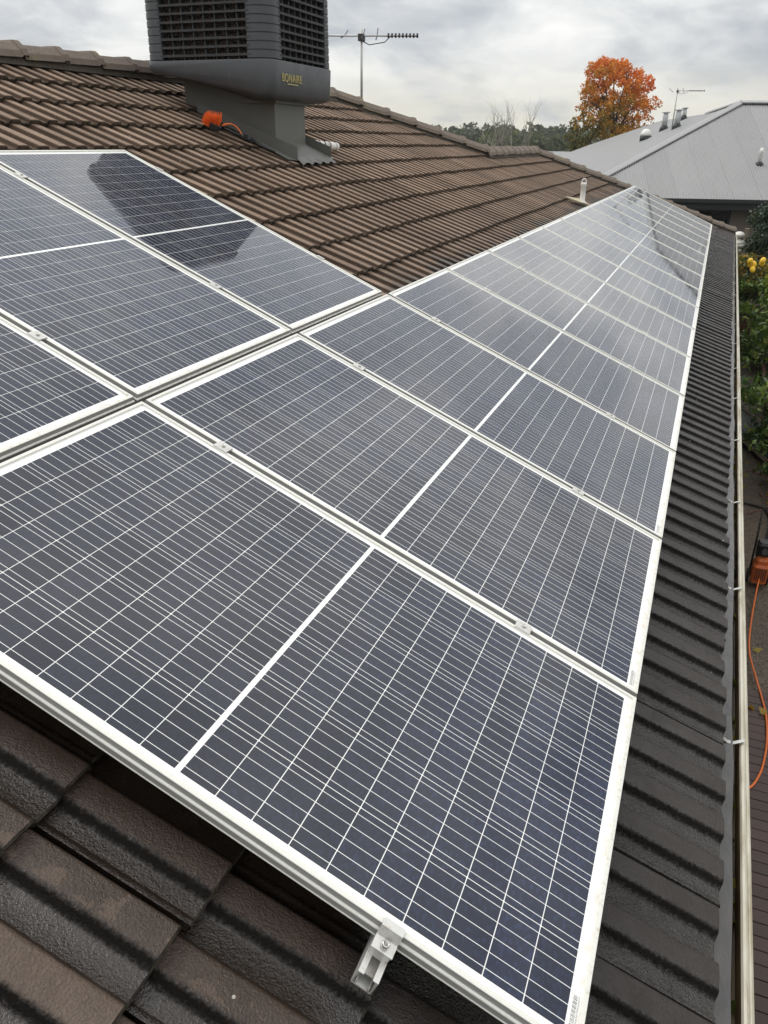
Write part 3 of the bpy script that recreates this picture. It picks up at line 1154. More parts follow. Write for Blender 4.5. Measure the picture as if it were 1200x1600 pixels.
# louvre slats, upright bars and wet pads on each side
GW = CS - 2 * (.13 + .052)
for face in range(4):
    A = Matrix.Translation((CX, CY, 0)) @ Matrix.Rotation(math.radians(90 * face), 4, 'Z')   # local: outwards -Y, width X
    pad = MB(); pad.box((-GW / 2 - .05, -hs + .062, 1.92), (GW / 2 + .05, -hs + .10, TOPZ), M=A)
    cpart('filter_pad', pad, [M_PAD])
    sl = MB()
    sl.add([(-GW / 2 - .012, -.008, -.010), (GW / 2 + .012, -.008, -.010), (GW / 2 + .012, -.012, .005), (-GW / 2 - .012, -.012, .005),
            (-GW / 2 - .012, .022, .010), (GW / 2 + .012, .022, .010), (GW / 2 + .012, .022, .004), (-GW / 2 - .012, .022, .004)],
           [(0, 1, 2, 3), (3, 2, 5, 4), (4, 5, 6, 7), (7, 6, 1, 0), (0, 3, 4, 7), (1, 6, 5, 2)])
    me = sl.mesh('louvre_slat', [M_COOLER])
    for q in range(17):
        z = 1.934 + .028 + .056 * q
        link('louvre_slat', me, cooler, mat4=CM @ A @ Matrix.Translation((0, -hs + .012 + (z - 1.93) * .009, z)))
    bm_ = MB(); bm_.box((-.0035, .004, 0), (.0035, .038, TOPZ - 1.93)); bme = bm_.mesh('upright_bar', [M_COOLER])
    for q in range(1, 8):
        x = -GW / 2 + GW * q / 8
        link('upright_bar', bme, cooler, mat4=CM @ A @ Matrix.Translation((x, -hs + .022, 1.932)))
lid = MB()
ll = [rrect(hs + .01, hs + .01, .13, 8), rrect(hs + .01, hs + .01, .13, 8), rrect(hs - .2, hs - .2, .13, 8)]
vs = [(x, y, z) for l, z in zip(ll, (TOPZ, TOPZ + .05, TOPZ + .14)) for x, y in l]
n = len(ll[0])
lid.add(vs, [(i * n + k, i * n + (k + 1) % n, (i + 1) * n + (k + 1) % n, (i + 1) * n + k) for i in range(2) for k in range(n)], 0, True)
lid.add(vs[2 * n:], [tuple(range(n))]); lid.add(vs[:n], [tuple(range(n - 1, -1, -1))])
cpart('lid', lid, [M_COOLER])
# duct and flashing
DX0, DX1, DY0, DY1 = 5.346, 5.876, 3.437, 4.275


def roofz(y, n_=-.122): return (y * ST + n_) / CT        # height of the tile crowns at y


du = MB()
du.add([(DX0, DY0, roofz(DY0) + .02), (DX1, DY0, roofz(DY0) + .02), (DX1, DY1, roofz(DY1) - .05), (DX0, DY1, roofz(DY1) - .05), (DX0, DY0, 1.72), (DX1, DY0, 1.72), (DX1, DY1, 1.9), (DX0, DY1, 1.9)],
       [(0, 1, 5, 4), (1, 2, 6, 5), (2, 3, 7, 6), (3, 0, 4, 7)])
du.box((DX0 - .03, DY0 - .03, 1.645), (DX1 + .03, DY0 + .3, 1.672))
du.box((DX0 - .002, DY0 - .002, roofz(DY0) + .028), (DX1 + .002, DY0, roofz(DY0) + .038), 1)
duct = cpart('duct', du, [M_GREY_SHEET, M_SHEET_DUST])
# apron and side trays of the flashing
fl = MB()
yb = DY0 - .20
za, zb_ = roofz(DY0) + .03, roofz(yb) + .006
ex = .03
fl.add([(DX0 - .005, DY0 - .003, za), (DX1 + .005, DY0 - .003, za), (DX1 + ex, yb, zb_ + .02), (DX0 - ex, yb, zb_ + .02)], [(0, 3, 2, 1)])
seg = 12
for s, x in ((-1, DX0), (1, DX1)):
    xo = x + s * .05
    # upstand along the side, following the slope down past the duct
    up0, up1 = DY1 - .14, yb - .02
    zt = lambda y: roofz(y) + .030 + .075 * min(1, max(0, (DY1 - y) / (DY1 - DY0)))
    fl.add([(xo, up0, roofz(up0) - .03), (xo, up1, roofz(up1) + .006), (xo, up1, zt(up1)), (xo, up0, zt(up0))], [(0, 1, 2, 3)])
    fl.add([(x, up0, roofz(up0) + .03), (x, DY0, roofz(DY0) + .03), (xo, up1, roofz(up1) + .008), (xo, up0, roofz(up0) + .01)], [(0, 3, 2, 1)])
    # lip that turns out over the tiles
    fl.add([(xo, up1 + .45, roofz(up1 + .45) + .006), (xo, up1, roofz(up1) + .006), (xo + s * .11, up1 + .03, roofz(up1 + .03) + .004), (xo + s * .05, up1 + .45, roofz(up1 + .45) - .01)], [(0, 1, 2, 3)])
vs, fs = [], []
for i in range(seg + 1):
    x = DX0 - ex - .02 + (DX1 - DX0 + 2 * ex + .04) * i / seg
    w = .012 * math.cos(2 * math.pi * (x - .03) / .15 + 2.4)
    vs += [(x, yb, zb_ + .020), (x, yb - .07, roofz(yb - .07) + .006 + w)]
for i in range(seg): fs.append((2 * i, 2 * i + 1, 2 * i + 3, 2 * i + 2))
fl.add(vs, fs)
cpart('flashing', fl, [M_GREY_SHEET])
# maker's lettering on the skirt
tc = bpy.data.curves.new('lettering', 'FONT')
tc.body = 'BONAIRE'; tc.size = .080; tc.extrude = .0015; tc.space_character = 1.12
_tmp = bpy.data.objects.new('lettering_curve', tc); COL.objects.link(_tmp)
_me = bpy.data.meshes.new_from_object(_tmp.evaluated_get(bpy.context.evaluated_depsgraph_get()))
bpy.data.objects.remove(_tmp); bpy.data.curves.remove(tc)
_me.materials.clear(); _me.materials.append(M_GOLD)
to = link('lettering', _me, cooler)
to.matrix_basis = CM @ Matrix.Translation((CX - hs + .175, CY - hs - .0015, 1.790)) @ Matrix.Rotation(math.radians(90), 4, 'X') @ Matrix.Scale(.92, 4, (1, 0, 0))
un = MB(); un.box((CX - hs + .26, CY - hs - .003, 1.772), (CX - hs + .44, CY - hs + .002, 1.778))
cpart('lettering_underline', un, [M_GOLD])

# ------------------------------------------------------------------ cleaning brush lying by the duct
bx = PW(4.88, 3.98, -.118)
bR = Matrix.Translation(bx) @ RX @ Matrix.Rotation(math.radians(-62), 4, 'Z')      # local +X runs down along the pole
brush = empty('cleaning_brush', bx, label='orange bristled cleaning brush with black pole joint leaning beside the cooler duct', cat='brush')
BM = Matrix.Translation(-bx)
mb = MB()
mb.bbox((-.045, -.10, .03), (.045, .10, .065), .008, M=bR)
mb.box((-.03, -.085, .015), (.03, .085, .03), M=bR)
o = mb.build('brush_block', [M_BLACK], brush); o.matrix_basis = BM
mb = MB()
for i in range(34):
    for j in range(9):
        b_ = -.100 + .200 * i / 33; q = j / 8
        st = Vector((-.044 + .070 * max(0, q - .35) / .65, b_, .034 + .030 * min(1, q / .35)))
        ang = math.radians(168 - 62 * q) + rng.uniform(-.06, .06)
        ln = .050 + rng.uniform(-.012, .012) + .008 * math.sin(i * 1.7)
        wave = rng.uniform(-.003, .003)
        en = st + Vector((math.cos(ang) * ln, b_ * .10 + rng.uniform(-.004, .004), math.sin(ang) * ln + wave))
        mb.tube([bR @ st, bR @ en], [.0036, .0030], 4, cap=True, smooth=False)
o = mb.build('bristles', [M_ORANGE], brush); o.matrix_basis = BM
mb = MB()
for s in (-.03, .035):
    pts = []
    for i in range(9):
        q = i / 8
        pts.append(bR @ Vector((.03 + .19 * q, s * (1 - q) + .055 * math.sin(q * math.pi) * (1 if s < 0 else .4), .05 + .045 * math.sin(q * math.pi) - .02 * q)))
    mb.tube(pts, .005, 6)
o = mb.build('water_tube', [M_ORANGE_HOSE], brush); o.matrix_basis = BM
mb = MB()
mb.tube([bR @ Vector(q) for q in ((.02, 0, .045), (.12, .005, .04), (.20, 0, .035))], [.014, .012, .016], 8)
mb.tube([bR @ Vector(q) for q in ((.20, 0, .035), (.30, 0, .032))], [.021, .019], 8)
mb.box((.215, -.03, .03), (.245, .03, .055), M=bR); mb.box((.275, -.026, .02), (.295, .03, .052), M=bR)
mb.tube([bR @ Vector(q) for q in ((.29, 0, .032), (.48, .01, .016))], [.012, .009], 8)
mb.tube([bR @ Vector(q) for q in ((.22, .02, .05), (.30, .045, .04), (.40, .03, .02))], .004, 6)
o = mb.build('pole_joint', [M_BLACK], brush); o.matrix_basis = BM

# ------------------------------------------------------------------ plastic drain pipe lying beyond the duct
pp0 = PW(5.93, 3.70, -.085); pp1 = PW(6.45, 3.655, -.10)
pipe = empty('drain_pipe', pp0, label='short white plastic drain pipe lying on tiles behind the cooler duct', cat='pipe')
IP = Matrix.Translation(-pp0)
mb = MB(); mb.tube([pp0, pp0.lerp(pp1, .62)], .032, 12); mb.tube([pp0.lerp(pp1, .62), pp1], .036, 12)
o = mb.build('tube', [M_WHITE_PLASTIC], pipe); o.matrix_basis = IP
M_CLIP = simple('rusty_clip', (.16, .10, .06), .8, .4, 40)
for q in (.13, .32, .50, .66, .9):
    mb = MB()
    a = pp0.lerp(pp1, q); d = (pp1 - pp0).normalized(); mb.tube([a, a + d * (.007 if q != .66 else .02)], .0375, 12)
    if q == .66: mb.tube([a, a + Vector((0, -.005, -.06))], .012, 6)
    o = mb.build('band_clip', [M_CLIP], pipe); o.matrix_basis = IP

# ------------------------------------------------------------------ vent pipe above the lower array
vb = PW(11.13, 1.865, -.135)
vent = empty('vent_pipe', vb, label='white plastic vent pipe standing on the tiles just above the lower panel row', cat='vent pipe')
mb = MB()
mb.lathe([(.050, 0), (.050, .045), (.040, .053), (.036, .058), (.036, .245), (.040, .25), (.040, .285), (.038, .29)], n=16, M=Matrix.Rotation(math.radians(-4), 4, 'Y'))
mb.build('pipe', [M_WHITE_PLASTIC], vent)
mb = MB()
vs = []
for i in range(13):
    t = math.pi * i / 12
    vs += [Vector((.0, -.033 * math.cos(t), .285 + .060 * math.sin(t)))]
mb.tube([Matrix.Rotation(math.radians(-4), 4, 'Y') @ v for v in vs], .008, 6)
mb.build('cap_hood', [M_WHITE_PLASTIC], vent)
mb = MB()
mb.add([PW(-.16, .02, .045) , PW(.10, -.12, .045), PW(.10, .10, .045), PW(-.34, .22, .045), PW(-.16, .02, .03), PW(.10, -.12, .03), PW(.10, .10, .03), PW(-.34, .22, .03)],
       [(0, 1, 2, 3), (4, 7, 6, 5), (0, 4, 5, 1), (1, 5, 6, 2), (2, 6, 7, 3), (3, 7, 4, 0)])
mb.build('base_flashing', [simple('yellowed_flashing', (.50, .44, .30), .7, .2, 20)], vent)


# ------------------------------------------------------------------ television aerials
def aerial(base, h, boom_dir, fwd, back, n_el, el_len, lab, r=.018, boom_z=None, lean=0.):
    e = empty('television_aerial', base, label=lab, cat='aerial')
    mb = MB(); top = Vector((lean, 0, h)); mb.tube([(0, 0, 0), top], [r, r * .8], 8); mb.build('mast', [M_ANT], e)
    d = Vector(boom_dir).normalized(); s = Vector((0, 0, 1)).cross(d)
    z = (h - .05) if boom_z is None else boom_z
    z0 = Vector((lean * z / h, 0, z))
    mb = MB(); mb.tube([z0 - d * back, z0 + d * fwd], r * .6, 6); mb.build('boom', [M_ANT], e)
    for i in range(n_el):
        q = z0 + d * (fwd - (fwd - .12) * i / max(1, n_el - 1) * .62)
        mb = MB(); mb.tube([q - s * el_len, q + s * el_len], r * .38, 5)
        mb.tube([q + Vector((0, 0, -.02)), q + Vector((0, 0, .03))], r * .75, 5)
        mb.build('element', [M_ANT_DARK], e)
    for k, (off, ln) in enumerate(((.20, .16), (.02, .24), (-.22, .38))):
        q = z0 + d * off
        mb = MB(); mb.tube([q - s * ln + Vector((0, 0, -.06)), q, q + s * ln + Vector((0, 0, .10))], r * .4, 5); mb.build('dipole', [M_ANT_DARK], e)
    mb = MB(); mb.box((-.05, -.03, z - .06), (.05, .03, z + .02)); mb.tube([(0, .01, z - .05), z0 + d * .1 + Vector((0, 0, -.10)), z0 + d * .3 + Vector((0, 0, -.07)), z0 + d * .38], .006, 5)
    mb.build('junction_box', [M_ANT_DARK], e)
    return e


ab = at_x(565, 152, 9.9)
aerial(ab + Vector((0, 0, -.25)), .90 + .12, (.30, -.95, .0), .72, .50, 9, .085, 'television aerial with many short elements on the tiled roof behind its ridge', boom_z=.95)

# ------------------------------------------------------------------ neighbour's house with the grey corrugated roof
PH, PT = math.radians(15.0), math.radians(24.0)
ND = Vector((math.cos(PH), math.sin(PH), 0)); NE = Vector((-math.sin(PH), math.cos(PH), 0)); NZ = Vector((0, 0, 1))
NZE = .04
NP = at_z(1100, 309.5, NZE)                                        # a point of the front eave
slope_up = ND * math.cos(PT) + NZ * math.sin(PT)
nrm = (-ND * math.sin(PT) + NZ * math.cos(PT))
_d = ray_dir(1157, 161); NQ = CAMLOC + _d * (nrm.dot(NP - CAMLOC) / nrm.dot(_d))       # apex where hip and ridge meet
NG = (NQ - NP).dot(ND)                                             # run of the front face
uQ = (NQ - NP).dot(NE)
neigh = empty('neighbour_house', NP + Vector((0, 0, -2.9)), label='neighbouring house with light grey corrugated steel hip roof', cat='house')
IN = Matrix.Translation(-neigh.location)


def nl(u, d, z=0.): return NP + NE * u + ND * d + NZ * z           # local frame: along eave, depth, height


def npart(name, mb, mats, parent=None):
    o = mb.build(name, mats, parent or neigh)
    if parent is None: o.matrix_basis = IN
    return o


SHEET_W, WAVE, AMP = .762, .0762, .008
u_right = -9.0
u_left = uQ + NG
nroof = MB()
# decking just under the sheets
tanp = math.tan(PT)
run_m = NG
depth_all = 2 * NG + 6.0
A_, B_ = nl(u_left, 0, -.03), nl(u_right, 0, -.03)
C_, Dp = nl(u_right, NG, NG * tanp - .03), nl(uQ, NG, NG * tanp - .03)
back_d = 2 * NG
nroof.add([A_, B_, C_, Dp], [(0, 3, 2, 1)])
nroof.add([C_, Dp, nl(uQ - .2, back_d, -.03), nl(u_right, back_d, -.03)], [(0, 1, 2, 3)])
nr = npart('roof', nroof, [M_ZINC])
ns = int((u_left - u_right) / SHEET_W) + 1
for k in range(ns):
    mb = MB(); vs, fs = [], []
    u1 = u_left - k * SHEET_W; u0 = max(u_right, u1 - SHEET_W)
    m = max(2, int((u1 - u0) / WAVE * 6))
    for i in range(m + 1):
        u = u1 - (u1 - u0) * i / m
        top = min(NG, max(0.02, (u_left - u)))
        if u <= uQ: top = NG
        h = AMP * math.cos(2 * math.pi * (u1 - u) / WAVE) + .010 + (.003 if i < 3 else 0)
        for d in (-.06, top):
            p = nl(u, d, d * tanp) + nrm * h
            vs.append(p)
    for i in range(m): fs.append((2 * i, 2 * i + 2, 2 * i + 3, 2 * i + 1))
    mb.add(vs, fs, 0, True)
    mb.build('roof_sheet', [M_ZINC], nr)
# left hip end: sheets running sideways, seen at a flat angle
hip = MB()
vs, fs = [], []
m = 240
side_d = 25.6


def side_top(d):
    k = [(0, 0), (NG, NG), (NG + 1.5, u_left + 1.52), (14.8, u_left + 1.39), (21.0, u_left - .87), (side_d, 0)]
    for (d0, t0), (d1, t1) in zip(k, k[1:]):
        if d <= d1: return t0 + (t1 - t0) * (d - d0) / (d1 - d0)
    return 0


for i in range(m + 1):
    d = side_d * i / m
    top = side_top(d)
    h = AMP * math.cos(2 * math.pi * d / WAVE * .9) + .010
    vs += [nl(u_left + .06, d, -.06 * tanp + h), nl(u_left - top, d, top * tanp + h)]
for i in range(m): fs.append((2 * i, 2 * i + 1, 2 * i + 3, 2 * i + 2))
_w = [nl(u_left - side_top(NG + 1.5), NG + 1.5, side_top(NG + 1.5) * tanp), nl(u_left - side_top(14.8), 14.8, side_top(14.8) * tanp), nl(u_left - 9, 21, 0), nl(u_left - 9, NG + 1.5, 0), nl(u_left, side_d, 0)]
hip.add(_w, [(0, 1, 2, 3), (1, 4, 2)])
hip.add(vs, fs, 0, True)
hip.build('hip_end_sheeting', [M_ZINC], nr)


def ncap(a, b, name, w=.13):
    d = (b - a).normalized(); s = NZ.cross(d).normalized()
    mb = MB(); vs = []
    for p in (a, b):
        vs += [p - s * w + NZ * -.012, p - s * .02 + NZ * .050, p + s * .02 + NZ * .050, p + s * w + NZ * -.012]
    mb.add(vs, [(0, 1, 5, 4), (1, 2, 6, 5), (2, 3, 7, 6)])
    mb.add([vs[0], vs[4], vs[4] - NZ * .035, vs[0] - NZ * .035, vs[3], vs[7], vs[7] - NZ * .02, vs[3] - NZ * .02], [(0, 1, 2, 3), (4, 7, 6, 5)])
    return mb.build(name, [M_ZINC_CAP], nr)


ap = nl(uQ, NG, NG * tanp + .035)
ncap(nl(u_left, 0, .03), ap, 'hip_flashing')
ncap(ap, nl(u_right, NG, NG * tanp + .035), 'ridge_flashing', .17)
ncap(nl(u_left - side_top(NG + 1.5), NG + 1.5, side_top(NG + 1.5) * tanp + .03), ap, 'hip_flashing')
# dark scalloped foam closures under the flashings read as a serrated line
clos = MB()
for (a, b, n_) in ((nl(u_left, 0), nl(uQ, NG, NG * tanp), int(NG / WAVE)), (nl(uQ, NG, NG * tanp), nl(u_right, NG, NG * tanp), int((uQ - u_right) / WAVE))):
    for i in range(n_):
        p = a.lerp(b, (i + .5) / n_) - ND * .205 - NZ * .205 * tanp + nrm * .016
        if (a - b).dot(ND) != 0 and abs((b - a).dot(ND)) > 1: p = a.lerp(b, (i + .5) / n_) - ND * .235 - NZ * .235 * tanp + nrm * .016
        s = NE * .022
        clos.add([p - s, p + s, p + s + slope_up * .07, p - s + slope_up * .07, p - s + nrm * .010, p + s + nrm * .010, p + s + slope_up * .07 + nrm * .010, p - s + slope_up * .07 + nrm * .010],
                 [(0, 1, 5, 4), (1, 2, 6, 5), (2, 3, 7, 6), (3, 0, 4, 7), (4, 5, 6, 7)])
clos.build('scalloped_closure', [M_DARKTRIM], nr)
# screw heads in rows
scr = MB()
for d in (.18, 1.15, 2.3, 3.45, 4.6, 5.6):
    step = WAVE * 2 if d < .5 else WAVE * 3.4
    u = u_left - d - .3
    while u > u_right:
        p = nl(u, d, d * tanp) + nrm * .020
        scr.lathe([(.011, 0), (.008, .009)], n=6, M=Matrix.Translation(p) @ Matrix.Rotation(0, 4, 'Z'))
        u -= step
o = scr.build('roof_screws', [simple('screw_grey', (.24, .24, .24), .5)], nr); o['kind'] = 'stuff'
# gutter, fascia, soffit, walls, window
mb = MB()
for s, t_, z0, z1, d0, d1 in ((u_left + .05, u_right, -.11, -.015, -.17, -.06),):
    q = [nl(s, d0, z1), nl(t_, d0, z1), nl(t_, d0, z0), nl(s, d0, z0), nl(s, d1, z0), nl(t_, d1, z0), nl(t_, d1, z1 - .03), nl(s, d1, z1 - .03), nl(s, d0 + .015, z1), nl(t_, d0 + .015, z1), nl(t_, d0 + .015, z0 + .02), nl(s, d0 + .015, z0 + .02)]
    mb.add(q, [(0, 1, 2, 3), (3, 2, 5, 4), (4, 5, 6, 7), (0, 8, 9, 1), (8, 11, 10, 9)])
npart('gutter', mb, [M_DARKTRIM])
mb = MB()
q = [nl(u_left, -.02, -.09), nl(u_right, -.02, -.09), nl(u_right, -.02, -.30), nl(u_left, -.02, -.30), nl(u_right, .60, -.30), nl(u_left, .60, -.30)]
mb.add(q, [(0, 1, 2, 3), (3, 2, 4, 5)])
mb.add([nl(u_left, -.02, -.09), nl(u_left, 25.5, -.09), nl(u_left, 25.5, -.30), nl(u_left, -.02, -.30)], [(0, 3, 2, 1)])
npart('fascia', mb, [M_DARKTRIM])
wu, wd = at_z(1140, 352, -.45), None


def on_wall(u, w):
    d = ray_dir(u, w); p0 = nl(0, .55); s = (p0 - CAMLOC).dot(ND) / d.dot(ND); p = CAMLOC + d * s
    return (p - NP).dot(NE), p.z - NP.z


(w0, wz1), (w1, wz0) = on_wall(1088, 327), on_wall(1138, 356)
wz0 = wz1 - 1.15
mb = MB()
R0, R1, Z0, Z1 = u_right + .5, u_left - .6, -2.95, -.29
mb.add([nl(R1, .55, Z0), nl(w0, .55, Z0), nl(w0, .55, Z1), nl(R1, .55, Z1), nl(w1, .55, Z0), nl(R0, .55, Z0), nl(R0, .55, Z1), nl(w1, .55, Z1), nl(w0, .55, wz0), nl(w1, .55, wz0), nl(w0, .55, wz1), nl(w1, .55, wz1)],
       [(0, 1, 2, 3), (4, 5, 6, 7), (1, 4, 9, 8), (10, 11, 7, 2)])
mb.add([nl(R1, .55, Z0), nl(R1, 24.8, Z0), nl(R1, 24.8, Z1), nl(R1, .55, Z1)], [(3, 2, 1, 0)])
npart('wall', mb, [M_BRICK])
win = MB()
fw = .06
for a, b, c, e in ((w0, w0 - fw, wz0, wz1), (w1 + fw, w1, wz0, wz1), (w0, w1, wz1 - fw, wz1), (w0, w1, wz0, wz0 + fw), ((w0 + w1) / 2 - .45, (w0 + w1) / 2 - .51, wz0, wz1)):
    p = [nl(a, .57, c), nl(b, .57, c), nl(b, .57, e), nl(a, .57, e), nl(a, .68, c), nl(b, .68, c), nl(b, .68, e), nl(a, .68, e)]
    win.add(p, [(0, 1, 2, 3), (0, 4, 5, 1), (1, 5, 6, 2), (2, 6, 7, 3), (3, 7, 4, 0)])
wino = npart('window', win, [M_DARKTRIM])
mb = MB(); mb.add([nl(w0, .64, wz0), nl(w1, .64, wz0), nl(w1, .64, wz1), nl(w0, .64, wz1)], [(0, 1, 2, 3)])
mb.build('pane', [M_GLASS_DARK], wino)


def on_hip(u, w):
    """pixel to a point of the left hip-end face"""
    n_ = (NE * math.sin(PT) + NZ * math.cos(PT)); p0 = nl(u_left, 0, 0); d = ray_dir(u, w)
    return CAMLOC + d * (n_.dot(p0 - CAMLOC) / n_.dot(d))


# roof furniture on the hip end
for (u, w, wt, r_) in ((1037, 203, 175, .10), (1057, 200, 171, .10), (1068, 187, 168, .08)):
    b = on_hip(u, w); top = CAMLOC + ray_dir(u + 3, wt) * ((b - CAMLOC).dot(FWD) / ray_dir(u + 3, wt).dot(FWD))
    h = top.z - b.z
    mb = MB(); mb.lathe([(r_, -.15), (r_, h - .12), (r_ * .85, h - .10), (r_ * .85, h - .05), (r_ * 1.5, h - .04), (r_ * 1.35, h)], c=b, n=14)
    fo = npart('flue', mb, [M_GALV])
    mb = MB(); mb.lathe([(r_ * 1.9, -.14), (r_ * 1.55, .06), (r_ * 1.05, .16)], c=b, n=10); mb.build('flue_flashing', [M_DARKTRIM], fo)
b = on_hip(1008, 218)
mb = MB(); mb.lathe([(.20, -.1), (.20, .12), (.17, .13)], c=b, n=16); so = npart('skylight', mb, [M_DARKTRIM])
mb = MB(); mb.lathe([(.185, .12), (.19, .19), (.155, .28), (.085, .34), (.02, .355)], c=b, n=16); mb.build('skylight_dome', [M_WHITE_PLASTIC], so)
_d = ray_dir(1186, 257); b = CAMLOC + _d * (nrm.dot(NP - CAMLOC) / nrm.dot(_d))
mb = MB(); mb.lathe([(.05, -.1), (.05, .30), (.06, .31), (.06, .38), (.03, .45)], c=b, n=12); vo = npart('roof_vent_pipe', mb, [M_WHITE_PLASTIC])
mb = MB(); mb.lathe([(.14, -.09), (.11, .03), (.06, .08)], c=b, n=12); mb.build('vent_flashing', [M_DARKTRIM], vo)
ab = on_hip(1050, 200)
ah = 1.45
_t = CAMLOC + ray_dir(1060, 141) * ((ab - CAMLOC).dot(FWD) / ray_dir(1060, 141).dot(FWD)); ah = _t.z - ab.z
aerial(ab, ah, (.25, -.97, .0), .92, .05, 7, .10, 'thin television aerial on the grey corrugated roof beside the flues', r=.022)

# ------------------------------------------------------------------ ground
gm = MB(); gm.add([(-600, -900, -2.72), (1500, -900, -2.72), (1500, 1200, -2.72), (-600, 1200, -2.72)], [(0, 1, 2, 3)])
tag(gm.build('ground', [M_GROUND]), kind='structure')
gm = MB(); vs, fs = [], []
for i in range(25):
    for j in range(41):
        r = 70 + i * 16; a = math.radians(-30 + 85 * j / 40)
        q = min(1, max(0, (r - 75) / 200)); q = q * q * (3 - 2 * q)
        vs.append((r * math.cos(a), r * math.sin(a), -2.8 + q * 2.6 + .5 * math.sin(a * 9 + i * .4)))
for i in range(24):
    for j in range(40): fs.append((i * 41 + j, (i + 1) * 41 + j, (i + 1) * 41 + j + 1, i * 41 + j + 1))
gm.add(vs, fs, 0, True)
tag(gm.build('hill', [M_GROUND]), kind='structure')
gm = MB(); gm.add([(5.0, -2.6, -2.712), (19.6, -2.6, -2.712), (19.6, .3, -2.712), (5.0, .3, -2.712)], [(0, 1, 2, 3)])
tag(gm.build('gravel_path', [M_GRAVEL]), kind='structure')

# dark deck beside the wall near the camera
deck = empty('deck', (2.5, -.9, -2.7), label='dark wet timber deck on the ground below the near gutter', cat='deck')
bme = MB(); bme.bbox((-.0435, -1.15, .0), (.0435, 1.15, .03), .003); bme = bme.mesh('deck_board', [M_DECKING])
for k in range(72):
    link('deck_board', bme, deck, loc=(-4.0 + .092 * k, rng.uniform(-.01, .01), rng.uniform(0, .002)))
mb = MB()
for y in (-1.0, -.3, .4, 1.0): mb.box((-4.05, y - .03, -.02), (2.65, y + .03, -.001))
mb.build('joist', [M_DECKING], deck)

# retaining wall of red sleepers across the end of the path
ret = empty('retaining_wall', (19.0, -1.0, -2.72), label='low red-brown sleeper retaining wall at the end of the gravel path', cat='retaining wall')
sme = MB(); sme.bbox((0, -1.35, 0), (.08, 1.0, .195), .008); sme = sme.mesh('sleeper', [M_SLEEPER])
for k in range(4): link('sleeper', sme, ret, loc=(rng.uniform(-.006, .006) - .012 * k * 0, rng.uniform(-.02, .02), .2 * k))
mb = MB(); mb.box((-.02, -1.36, .80), (.14, 1.0, .84)); mb.build('capping_board', [M_FENCE_DK], ret)
mb = MB(); mb.box((-.06, -.62, 0), (-.004, -.55, .86)); mb.build('post', [M_SLEEPER], ret)
edg = empty('garden_edging', (9.5, -1.35, -2.72), label='dark red timber edging running along the gravel beneath the shrubs', cat='edging')
mb = MB()
mb.box((0, -.03, 0), (3.0, .03, .22)); mb.build('board', [M_SLEEPER], edg, loc=(4.2, .0, 0), rot=(0, 0, -.02))
mb.build('board', [M_SLEEPER], edg, loc=(1.4, -.05, 0), rot=(0, 0, .015))

# slate board lying over the path
s0, s1, s2, s3 = at_z(1152, 634, -2.62), at_z(1235, 690, -2.62), at_z(1235, 752, -2.62), at_z(1152, 679, -2.62)
cen = (s0 + s1 + s2 + s3) / 4
slate = empty('slate_board', cen, label='dark speckled slate board with pale edging strips lying across the gravel', cat='board')
mb = MB(); qs = [q - cen for q in (s0, s1, s2, s3)]
mb.add([*qs, *[q - Vector((0, 0, .03)) for q in qs]], [(3, 2, 1, 0), (4, 5, 6, 7), (0, 1, 5, 4), (1, 2, 6, 5), (2, 3, 7, 6), (3, 0, 4, 7)])
mb.build('slab', [M_SLATE], slate)
for a, b in ((qs[0], qs[1]), (qs[3], qs[2])):
    mb = MB(); mb.tube([a + Vector((0, 0, .006)), b + Vector((0, 0, .006))], .018, 6); mb.tube([a + Vector((-.07, 0, -.01)), b + Vector((-.07, 0, -.01))], .012, 6)
    mb.build('edge_strip', [M_FENCE], slate)

# pressure washer
wp = at_z(1181, 914, -2.715)
ws = empty('pressure_washer', wp, label='orange and black pressure washer standing on the ground below the gutter', cat='pressure washer')
mb = MB(); mb.bbox((-.13, -.11, .09), (.13, .11, .34), .03); mb.bbox((-.10, -.09, .34), (.08, .09, .42), .03)
ws.scale = (.78, .66, .80)
hb = mb.build('housing', [simple('orange_housing', (.50, .11, .02), .45, .2, 14)], ws)
mb = MB()
for k in range(6): mb.box((-.136, -.08 + .028 * k, .13), (-.128, -.066 + .028 * k, .30))
mb.build('cooling_grille', [M_BLACK], hb)
mb = MB(); mb.bbox((-.02, -.10, .40), (.16, .10, .60), .03); mb.tube([(-.02, 0, .5), (-.08, .0, .52)], .045, 10); mb.build('motor', [M_BLACK], ws)
for s in (-1, 1):
    mb = MB(); mb.tube([(.08, s * .125, .09), (.08, s * .155, .09)], .09, 18); mb.build('wheel', [M_BLACK], ws)
mb = MB(); mb.tube([(.12, -.13, .1), (.14, -.14, .55), (.25, -.16, .98), (.25, .12, .98), (.14, .12, .55), (.12, .12, .1)], .016, 8); mb.build('handle', [M_BLACK], ws)
mb = MB(); mb.tube([(-.14, -.19, .02), (-.10, -.17, .42)], .012, 8); mb.tube([(-.14, -.19, .02), (-.18, -.30, .02)], .010, 8); mb.build('stand', [M_ANT], ws)
hp = [at_z(u, w, z) for u, w, z in ((1180, 925, -2.45), (1178, 945, -2.66), (1172, 985, -2.66), (1171, 1020, -2.66), (1180, 1055, -2.66), (1190, 1090, -2.66), (1197, 1120, -2.66), (1198, 1160, -2.66), (1192, 1195, -2.66), (1184, 1215, -2.66), (1172, 1230, -2.66), (1150, 1238, -2.66))]


